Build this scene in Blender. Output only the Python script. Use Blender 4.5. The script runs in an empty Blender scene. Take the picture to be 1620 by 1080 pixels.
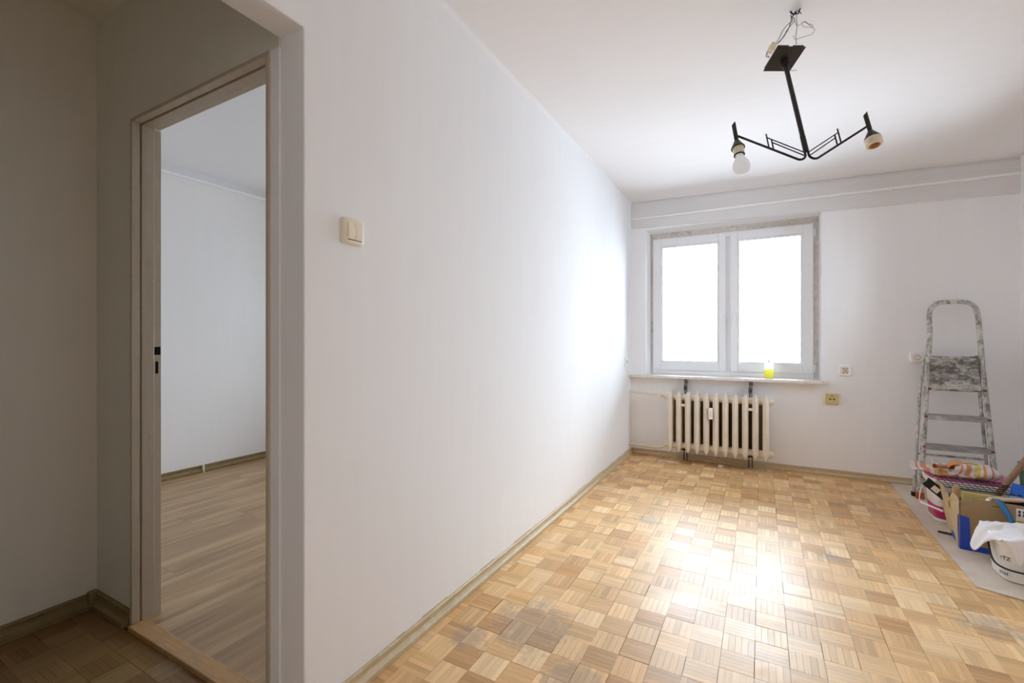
import bpy, math, random
from mathutils import Vector, Matrix, noise
from math import sin, cos, pi, radians as rad
R = random.Random(7)
scn = bpy.context.scene
COL = scn.collection
# ------------------------------------------------------------------ camera, world, light, exposure
THETA = 28.688
H = 1.13
cam_d = bpy.data.cameras.new('camera'); cam = bpy.data.objects.new('camera', cam_d); COL.objects.link(cam)
cam.location = (0, 0, H); cam.rotation_euler = (rad(90), 0, rad(THETA))
cam_d.sensor_width = 36; cam_d.lens = 16.0; cam_d.clip_start = .05
scn.camera = cam
EXPOSURE = 2.08
scn.view_settings.view_transform = 'Standard'
scn.view_settings.look = 'None'
scn.view_settings.gamma = 1
scn.view_settings.exposure = EXPOSURE
scn.view_settings.use_curve_mapping = False
cy = scn.cycles
cy.use_denoising = True
cy.max_bounces = 24; cy.diffuse_bounces = 16; cy.glossy_bounces = 6; cy.transparent_max_bounces = 12
cy.sample_clamp_indirect = 10; cy.caustics_reflective = False; cy.caustics_refractive = False
SKY = 5.2
w = bpy.data.worlds.new('overcast'); scn.world = w; w.use_nodes = True
nt = w.node_tree; nt.nodes.clear()
wo = nt.nodes.new('ShaderNodeOutputWorld'); bg = nt.nodes.new('ShaderNodeBackground'); bg.inputs['Strength'].default_value = SKY
tc = nt.nodes.new('ShaderNodeTexCoord'); sp = nt.nodes.new('ShaderNodeSeparateXYZ'); rp = nt.nodes.new('ShaderNodeValToRGB')
mr = nt.nodes.new('ShaderNodeMapRange'); mr.inputs[1].default_value = -1; mr.inputs[2].default_value = 1
nt.links.new(tc.outputs['Generated'], sp.inputs[0]); nt.links.new(sp.outputs[2], mr.inputs[0]); nt.links.new(mr.outputs[0], rp.inputs[0])
e = rp.color_ramp.elements                                   # even overcast sky, pale hazy ground below the horizon
e[0].position = .0; e[0].color = (.52, .60, .71, 1); e[1].position = 1; e[1].color = (1.18, 1.40, 1.67, 1)
for p_, c_ in ((.47, (.575, .66, .765, 1)), (.53, (.695, .80, .925, 1)), (.75, (1.01, 1.18, 1.385, 1))):
    q = e.new(p_); q.color = c_
nt.links.new(rp.outputs[0], bg.inputs[0]); nt.links.new(bg.outputs[0], wo.inputs[0])
def portal(name, loc, rot, sx, sy):                          # sampling portals in the window openings (they give no light of their own)
    l = bpy.data.lights.new(name, 'AREA'); l.shape = 'RECTANGLE'; l.size = sx; l.size_y = sy
    l.cycles.is_portal = True
    o = bpy.data.objects.new(name, l); o.location = loc; o.rotation_euler = rot; COL.objects.link(o)
portal('window_portal', (-.28, 5.03, 1.52), (rad(-90), 0, 0), 1.47, 1.46)
portal('window_portal', (1.95, 3.48, 1.6), (0, rad(90), 0), 1.12, .92)  # portal of the added right-hand window
portal('window_portal', (-2.55, 5.03, 1.52), (rad(-90), 0, 0), 1.32, 1.46)

# ------------------------------------------------------------------ helpers
class MB:
    def __init__(s): s.v = []; s.f = []; s.uv = []; s.mi = []; s.col = []
    def add(s, vs, fs, uvs=None, mi=0, col=None):
        n = len(s.v); s.v += [tuple(q) for q in vs]
        for i, f in enumerate(fs):
            s.f.append([a + n for a in f]); s.uv.append(uvs[i] if uvs else None); s.mi.append(mi); s.col.append(col)
        return s
    def box(s, x0, x1, y0, y1, z0, z1, mi=0, M=None):
        vs = [Vector((x, y, z)) for z in (z0, z1) for y in (y0, y1) for x in (x0, x1)]
        if M: vs = [M @ q for q in vs]
        return s.add(vs, [(0, 2, 3, 1), (4, 5, 7, 6), (0, 1, 5, 4), (2, 6, 7, 3), (0, 4, 6, 2), (1, 3, 7, 5)], mi=mi)
    def prism(s, poly, d, M=None, mi=0, z0=0.0):             # poly in local xy, extruded z0..z0+d
        n = len(poly); vs = [Vector((p[0], p[1], z0)) for p in poly] + [Vector((p[0], p[1], z0 + d)) for p in poly]
        if M: vs = [M @ q for q in vs]
        fs = [tuple(range(n))[::-1], tuple(range(n, 2 * n))] + [(i, (i + 1) % n, n + (i + 1) % n, n + i) for i in range(n)]
        return s.add(vs, fs, mi=mi)
    def tube(s, pts, r, n=10, closed=False, cap=True, mi=0, flat=None):
        pts = [Vector(p) for p in pts]; m = len(pts); rs = r if isinstance(r, list) else [r] * m
        ring = []; up = None
        for i, p in enumerate(pts):
            a = pts[(i - 1) % m] if (closed or i > 0) else p; b = pts[(i + 1) % m] if (closed or i < m - 1) else p
            t = (b - a).normalized()
            if up is None:
                up = Vector(flat) if flat else (Vector((0, 0, 1)) if abs(t.z) < .9 else Vector((1, 0, 0)))
            x = up.cross(t)
            if x.length < 1e-4: x = Vector((1, .2, 0)).cross(t)
            x.normalize(); y = t.cross(x); up = y
            rr = rs[i]; ra, rb = rr if isinstance(rr, tuple) else (rr, rr)
            ring.append([p + x * cos(2 * pi * k / n) * ra + y * sin(2 * pi * k / n) * rb for k in range(n)])
        vs = [q for g in ring for q in g]; fs = []
        for i in range(m if closed else m - 1):
            j = (i + 1) % m
            for k in range(n): fs.append((i * n + k, i * n + (k + 1) % n, j * n + (k + 1) % n, j * n + k))
        if cap and not closed: fs += [tuple(range(n))[::-1], tuple(range((m - 1) * n, m * n))]
        return s.add(vs, fs, mi=mi)
    def lathe(s, prof, n=24, M=None, sup=None, mi=0, capb=True, capt=True):   # prof [(r,z)], sup=(ax, ay, exponent) gives a rounded-rectangle plan
        vs = []
        for r, z in prof:
            for k in range(n):
                a = 2 * pi * k / n; c, d = cos(a), sin(a)
                if sup:
                    ex = 2 / sup[2]; x = math.copysign(abs(c) ** ex, c) * (sup[0] + r); y = math.copysign(abs(d) ** ex, d) * (sup[1] + r)
                else: x, y = r * c, r * d
                vs.append(Vector((x, y, z)))
        if M: vs = [M @ q for q in vs]
        fs = []
        for i in range(len(prof) - 1):
            for k in range(n): fs.append((i * n + k, i * n + (k + 1) % n, (i + 1) * n + (k + 1) % n, (i + 1) * n + k))
        if capb: fs.append(tuple(range(n))[::-1])
        if capt: fs.append(tuple(range((len(prof) - 1) * n, len(prof) * n)))
        return s.add(vs, fs, mi=mi)
    def grid(s, fn, nu, nv, mi=0):
        vs = [fn(i / nu, j / nv) for j in range(nv + 1) for i in range(nu + 1)]; fs = []; uv = []
        for j in range(nv):
            for i in range(nu):
                a = j * (nu + 1) + i; fs.append((a, a + 1, a + nu + 2, a + nu + 1))
                uv.append([(i / nu, j / nv), ((i + 1) / nu, j / nv), ((i + 1) / nu, (j + 1) / nv), (i / nu, (j + 1) / nv)])
        return s.add(vs, fs, uvs=uv, mi=mi)
    def build(s, name, mat, parent=None, smooth=True, ang=35, bevel=0, solid=0, subsurf=0, kind=None, seg=2):
        me = bpy.data.meshes.new(name); me.from_pydata(s.v, [], s.f)
        for m_ in (mat if isinstance(mat, (list, tuple)) else [mat]): me.materials.append(m_)
        me.polygons.foreach_set('material_index', s.mi)
        if any(u is not None for u in s.uv):
            ul = me.uv_layers.new(name='UVMap'); flat = []
            for f, u in zip(s.f, s.uv):
                for a in (u if u else [(0, 0)] * len(f)): flat += [a[0], a[1]]
            ul.data.foreach_set('uv', flat)
        if any(c is not None for c in s.col):
            ca = me.color_attributes.new('tone', 'FLOAT_COLOR', 'CORNER'); flat = []
            for f, c in zip(s.f, s.col):
                for _ in f: flat += list(c if c else (1, 1, 1)) + [1]
            ca.data.foreach_set('color', flat)
        me.validate(); me.update()
        if smooth:
            me.polygons.foreach_set('use_smooth', [True] * len(me.polygons)); me.set_sharp_from_angle(angle=rad(ang))
        o = bpy.data.objects.new(name, me); COL.objects.link(o)
        if parent: o.parent = parent
        if solid:
            q = o.modifiers.new('thick', 'SOLIDIFY'); q.thickness = solid; q.offset = 0
        if bevel:
            q = o.modifiers.new('bev', 'BEVEL'); q.width = bevel; q.segments = seg; q.limit_method = 'ANGLE'; q.angle_limit = rad(40)
        if subsurf:
            q = o.modifiers.new('sub', 'SUBSURF'); q.levels = subsurf; q.render_levels = subsurf
        if kind: o['kind'] = kind
        return o
def B(*a, **k): return MB().box(*a, **k)
def thing(name, label, cat, loc=(0, 0, 0), group=None, M=None):
    o = bpy.data.objects.new(name, None); COL.objects.link(o); o.empty_display_size = .05
    if M: o.matrix_world = M
    else: o.location = loc
    o['label'] = label; o['category'] = cat
    if group: o['group'] = group
    return o
def tag(o, label, cat, group=None):
    o['label'] = label; o['category'] = cat
    if group: o['group'] = group
    return o
def struct(name, loc=(0, 0, 0)):
    o = bpy.data.objects.new(name, None); COL.objects.link(o); o.location = loc; o['kind'] = 'structure'; return o

# ------------------------------------------------------------------ materials
def srgb(r, g, b):
    f = lambda c: (c / 255 / 12.92) if c <= 10 else ((c / 255 + .055) / 1.055) ** 2.4
    return (f(r), f(g), f(b), 1)
class N:
    def __init__(s, name):
        s.m = bpy.data.materials.new(name); s.m.use_nodes = True; s.t = s.m.node_tree
        s.b = s.t.nodes['Principled BSDF']; s.out = s.t.nodes['Material Output']
    def n(s, typ, **k):
        q = s.t.nodes.new('ShaderNode' + typ)
        for a, v in k.items():
            if a.startswith('i_'):
                a = a[2:]; a = int(a) if a.isdigit() else a.replace('_', ' '); q.inputs[a].default_value = v
            else: setattr(q, a, v)
        return q
    def l(s, a, b): s.t.links.new(a, b)
    def coord(s, kind='Object', scale=(1, 1, 1)):
        if kind == 'Position': o = s.n('NewGeometry').outputs['Position']
        else: o = s.n('TexCoord').outputs[kind]
        mp = s.n('Mapping'); mp.inputs['Scale'].default_value = scale; s.l(o, mp.inputs[0]); return mp.outputs[0]
    def noise(s, co, sc, det=4, rough=.5, dist=0):
        q = s.n('TexNoise'); q.inputs['Scale'].default_value = sc; q.inputs['Detail'].default_value = det; q.inputs['Roughness'].default_value = rough; q.inputs['Distortion'].default_value = dist
        s.l(co, q.inputs['Vector']); return q.outputs[0]
    def ramp(s, fac, stops):
        q = s.n('ValToRGB'); el = q.color_ramp.elements
        el[0].position, el[0].color = stops[0][0], stops[0][1]; el[1].position, el[1].color = stops[-1][0], stops[-1][1]
        for p, c in stops[1:-1]: x = el.new(p); x.color = c
        s.l(fac, q.inputs[0]); return q.outputs[0]
    def mix(s, fac, a, b, mode='MIX'):
        q = s.n('Mix'); q.data_type = 'RGBA'; q.blend_type = mode
        for sock, v in ((q.inputs[0], fac), (q.inputs[6], a), (q.inputs[7], b)):
            if hasattr(v, 'links') or isinstance(v, bpy.types.NodeSocket): s.l(v, sock)
            else: sock.default_value = v
        return q.outputs[2]
    def math(s, op, a, b=None, c=None):
        q = s.n('Math'); q.operation = op
        for i, v in enumerate((a, b, c)):
            if v is None: continue
            if isinstance(v, bpy.types.NodeSocket): s.l(v, q.inputs[i])
            else: q.inputs[i].default_value = v
        return q.outputs[0]
    def bump(s, h, st=.2, dist=.002):
        q = s.n('Bump'); q.inputs['Strength'].default_value = st; q.inputs['Distance'].default_value = dist; s.l(h, q.inputs['Height']); s.l(q.outputs[0], s.b.inputs['Normal'])
    def set(s, **k):
        for a, v in k.items():
            i = s.b.inputs[a.replace('_', ' ')]
            if isinstance(v, bpy.types.NodeSocket): s.l(v, i)
            else: i.default_value = v
        return s.m
G = lambda v: (v, v, v, 1)
def plain(name, col, rough=.5, metal=0, var=.06, sc=30, bump=.05, **k):
    q = N(name); co = q.coord('Object'); n = q.noise(co, sc, 5)
    a = tuple(max(0, c * (1 - var)) for c in col[:3]) + (1,); b = tuple(min(1, c * (1 + var)) for c in col[:3]) + (1,)
    c = q.mix(n, a, b); q.set(Base_Color=c, Roughness=rough, Metallic=metal, **k)
    if bump: q.bump(n, bump, .002)
    return q.m
def wall_paint(name, col, dirt=.03, streak='z', bump=.25):
    q = N(name); co = q.coord('Position')
    big = q.noise(co, 1.3, 3, .5); st = q.noise(q.coord('Position', (9, 9, 1.2) if streak == 'z' else (2.2, 14, 14)), 2.0, 4, .6)
    fine = q.noise(co, 160, 2, .6); pat = q.noise(co, 7, 5, .6)
    d = tuple(c * (1 - dirt) for c in col[:3]) + (1,)
    f = q.math('ADD', q.math('MULTIPLY', big, .5), q.math('MULTIPLY', st, .5))
    c = q.mix(q.ramp(f, [(.35, G(0)), (.65, G(1))]), d, col)
    spot = q.ramp(q.noise(co, 23, 6, .75), [(.70, G(0)), (.80, G(1))])
    c = q.mix(q.math('MULTIPLY', spot, .10), c, tuple(x * .75 for x in col[:3]) + (1,))
    q.set(Base_Color=c, Roughness=.85, Specular_IOR_Level=.25)
    h = q.math('ADD', q.math('MULTIPLY', st, .6), q.math('ADD', q.math('MULTIPLY', fine, .12), q.math('MULTIPLY', pat, .5)))
    q.bump(h, bump * .5, .003); return q.m
WHITE = (.885, .895, .915, 1)
M_wall = wall_paint('white_wall_paint', WHITE)
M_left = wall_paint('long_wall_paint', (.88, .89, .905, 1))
M_back = wall_paint('brightened_back_wall_paint', (.93, .935, .95, 1))  # white wall paint with extra brightness put in for light this wall lacks
M_far = wall_paint('far_room_paint', (.90, .875, .85, 1))
M_ceil = wall_paint('ceiling_paint', (.90, .885, .885, 1), streak='x', bump=.18)
M_hall = wall_paint('beige_hall_paint', (.79, .76, .68, 1), .05)
M_beam = wall_paint('grey_white_beam_paint', (.80, .795, .80, 1), .06, 'x', .4)
def wood_floor():
    q = N('varnished_parquet'); uvn = q.n('TexCoord').outputs['UV']
    mp = q.n('Mapping'); mp.inputs['Scale'].default_value = (4, 60, 1); q.l(uvn, mp.inputs[0])
    g = q.noise(mp.outputs[0], 2.2, 6, .65, .6)
    mp2 = q.n('Mapping'); mp2.inputs['Scale'].default_value = (1.2, 14, 1); q.l(uvn, mp2.inputs[0]); g2 = q.noise(mp2.outputs[0], 2, 3, .5, .3)
    at = q.n('Attribute'); at.attribute_name = 'tone'
    c = q.mix(g, (.90, .88, .88, 1), (1.30, 1.34, 1.46, 1)); c = q.mix(1.0, at.outputs[0], c, 'MULTIPLY')
    c = q.mix(1.0, c, q.mix(g2, (.86, .83, .78, 1), (1.08, 1.08, 1.1, 1)), 'MULTIPLY')
    pos = q.n('NewGeometry').outputs['Position']; P = q.n('Mapping'); q.l(pos, P.inputs[0]); P = P.outputs[0]
    # worn and stained patches with places of their own on the boards
    def blob(x, y, r, thr):
        d = q.n('VectorMath', operation='DISTANCE'); q.l(P, d.inputs[0]); d.inputs[1].default_value = (x, y, 0)
        k = q.math('SUBTRACT', 1.0, q.math('DIVIDE', d.outputs['Value'], r))
        nn = q.noise(P, 26, 7, .72); return q.ramp(q.math('ADD', q.math('MULTIPLY', k, .55), q.math('MULTIPLY', nn, .75)), [(thr, G(0)), (thr + .14, G(1))])
    stain = blob(-.80, 1.62, .30, .60)
    for x, y, r, thr in ((-.62, 2.95, .16, .62), (.62, 1.9, .35, .68), (.80, 2.5, .3, .70), (.33, 2.9, .2, .72), (-.55, 1.42, .22, .62), (-.98, 1.45, .16, .64)):
        b2 = blob(x, y, r, thr); mx = q.n('Math', operation='MAXIMUM'); q.l(stain, mx.inputs[0]); q.l(b2, mx.inputs[1]); stain = mx.outputs[0]
    stn = q.math('MULTIPLY', stain, .42)
    c = q.mix(stn, c, (.27, .255, .24, 1))
    wear = q.ramp(q.noise(P, 2.2, 6, .65, .4), [(.38, G(0)), (.62, G(1))]); scuff = q.ramp(q.noise(P, 24, 8, .75, .5), [(.50, G(0)), (.72, G(1))])
    c = q.mix(q.math('MULTIPLY', scuff, .08), c, (.50, .43, .36, 1))
    rgh = q.math('ADD', .34, q.math('ADD', q.math('MULTIPLY', wear, .07), q.math('ADD', q.math('MULTIPLY', scuff, .13), q.math('MULTIPLY', stn, .3))))
    q.set(Base_Color=c, Roughness=rgh, Specular_IOR_Level=.42)
    q.bump(q.math('ADD', q.math('MULTIPLY', g, .5), q.math('MULTIPLY', q.noise(P, 9, 3), .8)), .12, .0015)
    return q.m
M_parq = wood_floor()
M_gap = plain('dark_floor_joint', (.055, .04, .028, 1), .9, sc=60)
def wood(name, ca, cb, rough=.5, scale=(2, 30, 30), dirt=None):
    q = N(name); co = q.coord('Object', scale); g = q.noise(co, 2.2, 6, .6, .5); c = q.mix(q.ramp(g, [(.3, G(0)), (.7, G(1))]), ca, cb)
    if dirt:
        d = q.ramp(q.noise(q.coord('Object'), 30, 6, .7), [(.50, G(0)), (.68, G(1))]); c = q.mix(q.math('MULTIPLY', d, .6), c, dirt)
    q.set(Base_Color=c, Roughness=rough); q.bump(g, .15, .001); return q.m
def laminate():
    q = N('brown_laminate'); inf = q.n('ObjectInfo').outputs['Random']
    co = q.n('NewGeometry').outputs['Position']; ad = q.n('VectorMath', operation='ADD'); q.l(co, ad.inputs[0])
    cb = q.n('CombineXYZ'); q.l(q.math('MULTIPLY', inf, 17), cb.inputs[0]); q.l(q.math('MULTIPLY', inf, 31), cb.inputs[1]); q.l(cb.outputs[0], ad.inputs[1])
    mp = q.n('Mapping'); mp.inputs['Scale'].default_value = (9, 1.0, 1); q.l(ad.outputs[0], mp.inputs[0])
    g = q.noise(mp.outputs[0], 1.1, 5, .55, .8); mp2 = q.n('Mapping'); mp2.inputs['Scale'].default_value = (80, 3, 1); q.l(ad.outputs[0], mp2.inputs[0]); g2 = q.noise(mp2.outputs[0], 1.5, 5, .6)
    c = q.mix(q.ramp(g, [(.3, G(0)), (.7, G(1))]), srgb(142, 112, 76), srgb(212, 178, 134)); c = q.mix(q.math('MULTIPLY', g2, .5), c, srgb(150, 120, 96))
    c = q.mix(q.math('MULTIPLY', inf, .18), c, srgb(150, 120, 92))
    q.set(Base_Color=c, Roughness=.42); return q.m
M_lam = laminate()
M_skirt = wood('olive_wood_skirting', srgb(186, 166, 128), srgb(208, 190, 154), .5, (1.5, 1.5, 40), dirt=srgb(215, 208, 190))
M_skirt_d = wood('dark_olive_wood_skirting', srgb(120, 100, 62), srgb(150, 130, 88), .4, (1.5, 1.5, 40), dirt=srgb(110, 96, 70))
M_jamb = wood('old_cream_door_paint', srgb(186, 174, 154), srgb(196, 185, 166), .45, (20, 20, 2), dirt=srgb(180, 167, 146))
M_thresh = wood('worn_threshold_wood', srgb(176, 132, 84), srgb(200, 160, 110), .5, (3, 40, 40), dirt=srgb(150, 134, 116))
M_upvc = plain('white_upvc', (.90, .91, .93, 1), .3, var=.01, bump=0)
M_black = plain('black_painted_metal', (.022, .02, .018, 1), .42, 0.3, var=.3, sc=60)
M_rust = plain('dark_brown_canopy_metal', (.032, .020, .014, 1), .65, .0, var=.35, sc=25, bump=.15)
M_hole = plain('black_void', (.004, .004, .004, 1), .9, bump=0)
M_ivory = plain('ivory_plastic', srgb(236, 228, 206), .38, var=.04, bump=0)
M_wplas = plain('white_plastic', (.93, .92, .90, 1), .35, var=.02, bump=0)
M_yplas = plain('yellowed_plastic', srgb(214, 196, 138), .4, var=.08, sc=40, bump=0)
M_pipe = plain('cream_pipe_paint', srgb(228, 218, 202), .4, var=.05)
M_wpipe = plain('white_pipe_paint', (.93, .925, .91, 1), .5, var=.05)
def radiator_paint():
    q = N('cream_radiator_enamel'); co = q.coord('Object'); n = q.noise(co, 9, 6, .65); v = q.noise(q.coord('Object', (30, 30, 2)), 2, 4)
    c = q.mix(q.ramp(n, [(.35, G(0)), (.7, G(1))]), srgb(226, 214, 194), srgb(236, 227, 212)); c = q.mix(q.ramp(v, [(.6, G(0)), (.75, G(.5))]), c, srgb(198, 178, 148))
    q.set(Base_Color=c, Roughness=.38); q.bump(n, .15, .002); return q.m
M_rad = radiator_paint()
M_iron = plain('dark_iron', (.03, .027, .024, 1), .7, .4, var=.4, sc=50, bump=.2)
def stone():
    q = N('pale_terrazzo_sill'); co = q.coord('Object'); v = q.noise(co, 18, 8, .75, 1.5)
    q.set(Base_Color=q.mix(q.ramp(v, [(.35, G(0)), (.62, G(1))]), srgb(214, 202, 190), srgb(240, 236, 232)), Roughness=.35); q.bump(v, .1, .001); return q.m
M_sill = stone()
def mortar():
    q = N('rough_mortar'); co = q.coord('Object'); n = q.noise(co, 22, 8, .8, .6); n2 = q.noise(q.coord('Object', (1, 1, 4)), 60, 4, .7)
    c = q.ramp(n, [(.30, srgb(176, 168, 160)), (.45, srgb(226, 220, 212)), (.62, srgb(240, 236, 230))]); c = q.mix(q.ramp(n2, [(.60, G(0)), (.68, G(.75))]), c, srgb(78, 70, 66))
    q.set(Base_Color=c, Roughness=.95); q.bump(n, .9, .01); return q.m
M_mortar = mortar()
def glass_mat(name, tint=(1, 1, 1, 1)):
    q = N(name); fr = q.n('Fresnel'); fr.inputs[0].default_value = 1.45; tr = q.n('BsdfTransparent'); tr.inputs[0].default_value = tint
    gl = q.n('BsdfGlossy'); gl.inputs['Roughness'].default_value = .02; mx = q.n('MixShader')
    q.l(fr.outputs[0], mx.inputs[0]); q.l(tr.outputs[0], mx.inputs[1]); q.l(gl.outputs[0], mx.inputs[2]); q.l(mx.outputs[0], q.out.inputs[0]); return q.m
M_glass = glass_mat('window_glass', (.95, .96, .96, 1))
def splattered_alu(name, light=(.62, .62, .60, 1), dark=(.26, .25, .23, 1), thr=.5, stretch=(18, 18, 18)):
    q = N(name); co = q.coord('Object', stretch); n = q.noise(co, 1.0, 9, .78, .8); n2 = q.noise(q.coord('Object', tuple(s * .4 for s in stretch)), 2.2, 6, .7)
    f = q.ramp(n, [(thr - .09, G(0)), (thr + .08, G(1))]); c = q.mix(f, dark, light)
    c = q.mix(q.ramp(n2, [(.62, G(0)), (.70, G(.8))]), c, (.80, .79, .77, 1)); c = q.mix(q.ramp(q.noise(co, .7, 5, .6), [(.60, G(0)), (.68, G(.6))]), c, (.30, .20, .11, 1))
    q.set(Base_Color=c, Roughness=.55, Metallic=.25); q.bump(n, .5, .003); return q.m
M_alu = splattered_alu('paint_splattered_aluminium', (.68, .67, .64, 1), (.17, .16, .145, 1), .47, (26, 26, 14))
M_board = splattered_alu('paint_splattered_platform', (.64, .62, .58, 1), (.13, .12, .11, 1), .52, (11, 22, 24))
M_step = splattered_alu('worn_grey_step', (.50, .50, .49, 1), (.28, .28, .27, 1), .50, (9, 24, 24))
M_redcap = plain('red_rubber_cap', srgb(140, 62, 46), .6, var=.2)
def grid_cells(name):    # hardboard sheet
    q = N(name); co = q.coord('Object'); n = q.noise(co, 6, 8, .7, .6); s2 = q.noise(co, 38, 5, .7)
    c = q.mix(q.ramp(n, [(.3, G(0)), (.7, G(1))]), srgb(206, 190, 172), srgb(228, 216, 202)); c = q.mix(q.ramp(s2, [(.66, G(0)), (.72, G(.8))]), c, srgb(226, 222, 214))
    q.set(Base_Color=c, Roughness=.8); q.bump(n, .2, .002); return q.m
M_sheet = grid_cells('dusty_hardboard')

# ------------------------------------------------------------------ room shell
XL, XR, YB, YF = -1.157, 1.638, 4.645, -0.95
PX = -1.264                       # other face of the partition
YE = .864                         # end of the partition
HX = -2.5                         # hall left wall
OX = -4.235                       # far wall of the next room
zc = lambda x: 2.535 - .0268 * (x - XL)
# parquet -------------------------------------------------------------------------------------
floor = B(HX - .1, XR + .26, -1.65, 4.75, -.08, -.006).build('floor', M_gap, smooth=False); floor['kind'] = 'structure'
rects = [(XL, XR, YF, YB), (HX, XL, -1.6, .8385)]
def clip(x0, x1, y0, y1):
    out = []
    if x0 < XL < x1 and y1 <= .8385 and y0 > .0: return [(x0, x1, y0, y1)]
    for a, b, c, d in rects:
        p = (max(x0, a), min(x1, b), max(y0, c), min(y1, d))
        if p[1] - p[0] > .002 and p[3] - p[2] > .002: out.append(p)
    return out
T = .108; tiles = []
tones = [srgb(232, 196, 142), srgb(226, 188, 132), srgb(220, 182, 128), srgb(214, 174, 120), srgb(229, 192, 136), srgb(208, 166, 114), srgb(238, 206, 156)]
def tile(i, j, x0, y0):
    m = MB(); alongy = (i + j) % 2 != 0
    base = R.choice(tones); bf = R.uniform(.95, 1.05); base = [c * bf for c in base[:3]]
    if not alongy: base = [base[0] * .93, base[1] * .90, base[2] * .87]  # cross-laid tiles toned darker: direction-dependent sheen put into the colour
    if R.random() < .12: base = [base[0] * 1.0, base[1] * .94, base[2] * .86]
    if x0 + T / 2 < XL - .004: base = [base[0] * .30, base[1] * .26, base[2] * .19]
    g = R.choice((.0002, .0003, .0005, .0005, .0009)); gs = R.choice((.00018, .00022, .0003, .0004))
    shx, shy = R.uniform(-.0004, .0004), R.uniform(-.0004, .0004)
    z = R.uniform(-.0004, .0003); tx, ty = R.gauss(0, .0022), R.gauss(0, .0022)
    if R.random() < .10: g = .0015; z += .0008
    for k in range(5):
        a, b = k * T / 5 + (g if k == 0 else gs), (k + 1) * T / 5 - (g if k == 4 else gs)
        f = R.choice((1, R.uniform(.93, 1.07), R.uniform(.80, 1.0), R.uniform(1.0, 1.14)))
        col = (base[0] * f, base[1] * f ** 1.06, base[2] * f ** 1.12)
        sx = (x0 + a, x0 + b, y0 + g, y0 + T - g) if alongy else (x0 + g, x0 + T - g, y0 + a, y0 + b)
        ou, ov = R.uniform(0, 50), R.uniform(0, 50)
        for (p, q, r, s) in clip(sx[0] + shx, sx[1] + shx, sx[2] + shy, sx[3] + shy):
            zz = [z + tx * (x - x0 - T / 2) + ty * (y - y0 - T / 2) for x, y in ((p, r), (q, r), (q, s), (p, s))]
            vs = [(p, r, -.007), (q, r, -.007), (q, s, -.007), (p, s, -.007), (p, r, zz[0]), (q, r, zz[1]), (q, s, zz[2]), (p, s, zz[3])]
            uv = lambda x, y: ((y - y0) + ou, (x - x0) + ov) if alongy else ((x - x0) + ou, (y - y0) + ov)
            ut = [uv(p, r), uv(q, r), uv(q, s), uv(p, s)]
            m.add(vs, [(4, 5, 6, 7), (0, 1, 5, 4), (1, 2, 6, 5), (2, 3, 7, 6), (3, 0, 4, 7)], uvs=[ut] + [[ut[0]] * 4] * 4, col=col)
    return m
th = rad(THETA)
def in_view(x, y):
    cx = x * cos(th) + y * sin(th); d = -x * sin(th) + y * cos(th)
    if d < .3: return None
    px, py = 810 + 720 * cx / d, 540 + 720 * H / d
    if not (-60 < px < 1680 and py < 1140): return None
    if x < XL - .05:                       # hall tiles seen beneath the opening
        return d if px < 440 else None
    if px < 545 and x > XL: return None
    if x > .86 and y > 2.85: return None   # under the hardboard
    return d
cand = []
for i in range(-20, 22):
    for j in range(-31, 30):
        x0, y0 = -.452 + i * T, 1.625 + j * T
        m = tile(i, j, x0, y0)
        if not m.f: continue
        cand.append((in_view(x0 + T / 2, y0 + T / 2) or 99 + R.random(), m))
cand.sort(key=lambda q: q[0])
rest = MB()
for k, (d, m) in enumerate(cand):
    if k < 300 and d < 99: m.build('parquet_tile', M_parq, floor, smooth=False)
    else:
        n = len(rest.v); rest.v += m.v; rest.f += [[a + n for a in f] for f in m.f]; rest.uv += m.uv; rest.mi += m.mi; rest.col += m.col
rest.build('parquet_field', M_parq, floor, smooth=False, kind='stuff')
# laminate of the next room --------------------------------------------------------------------
lam = B(OX - .1, PX, .86, 4.75, -.08, -.003).build('floor_2', M_gap, smooth=False); lam['kind'] = 'structure'
pw, plen = .193, 1.285
for i in range(16):
    x0 = OX + i * pw; off = R.uniform(0, plen) if i % 2 else R.uniform(0, plen)
    y = .907 - off
    while y < YB:
        a, b = max(y, .907), min(y + plen, YB)
        x1 = min(x0 + pw, PX)
        if b - a > .02 and x1 - x0 > .01: B(x0 + .0003, x1 - .0003, a + .0003, b - .0003, -.004, .004).build('laminate_plank', M_lam, lam, smooth=False, bevel=.0006, seg=1)
        y += plen
# ceilings ---------------------------------------------------------------------------------------
c = MB(); x0, x1 = PX, XR + .26
c.add([(x0, -1.7, zc(x0)), (x1, -1.7, zc(x1)), (x1, 5, zc(x1)), (x0, 5, zc(x0)), (x0, -1.7, 2.75), (x1, -1.7, 2.75), (x1, 5, 2.75), (x0, 5, 2.75)],
      [(0, 1, 2, 3), (7, 6, 5, 4), (0, 4, 5, 1), (1, 5, 6, 2), (2, 6, 7, 3), (3, 7, 4, 0)])
c.build('ceiling', M_ceil, smooth=False)['kind'] = 'structure'
B(HX - .1, PX, -1.7, .9, 2.5, 2.75).build('ceiling_2', M_hall, smooth=False)['kind'] = 'structure'
B(OX - .1, PX, .9, 5, 2.575, 2.75).build('ceiling_3', M_ceil, smooth=False)['kind'] = 'structure'
# walls ------------------------------------------------------------------------------------------
def S(name, m, mat=None, **k):
    o = m.build(name, mat or M_wall, smooth=k.pop('smooth', False), **k); o['kind'] = 'structure'; return o
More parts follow.
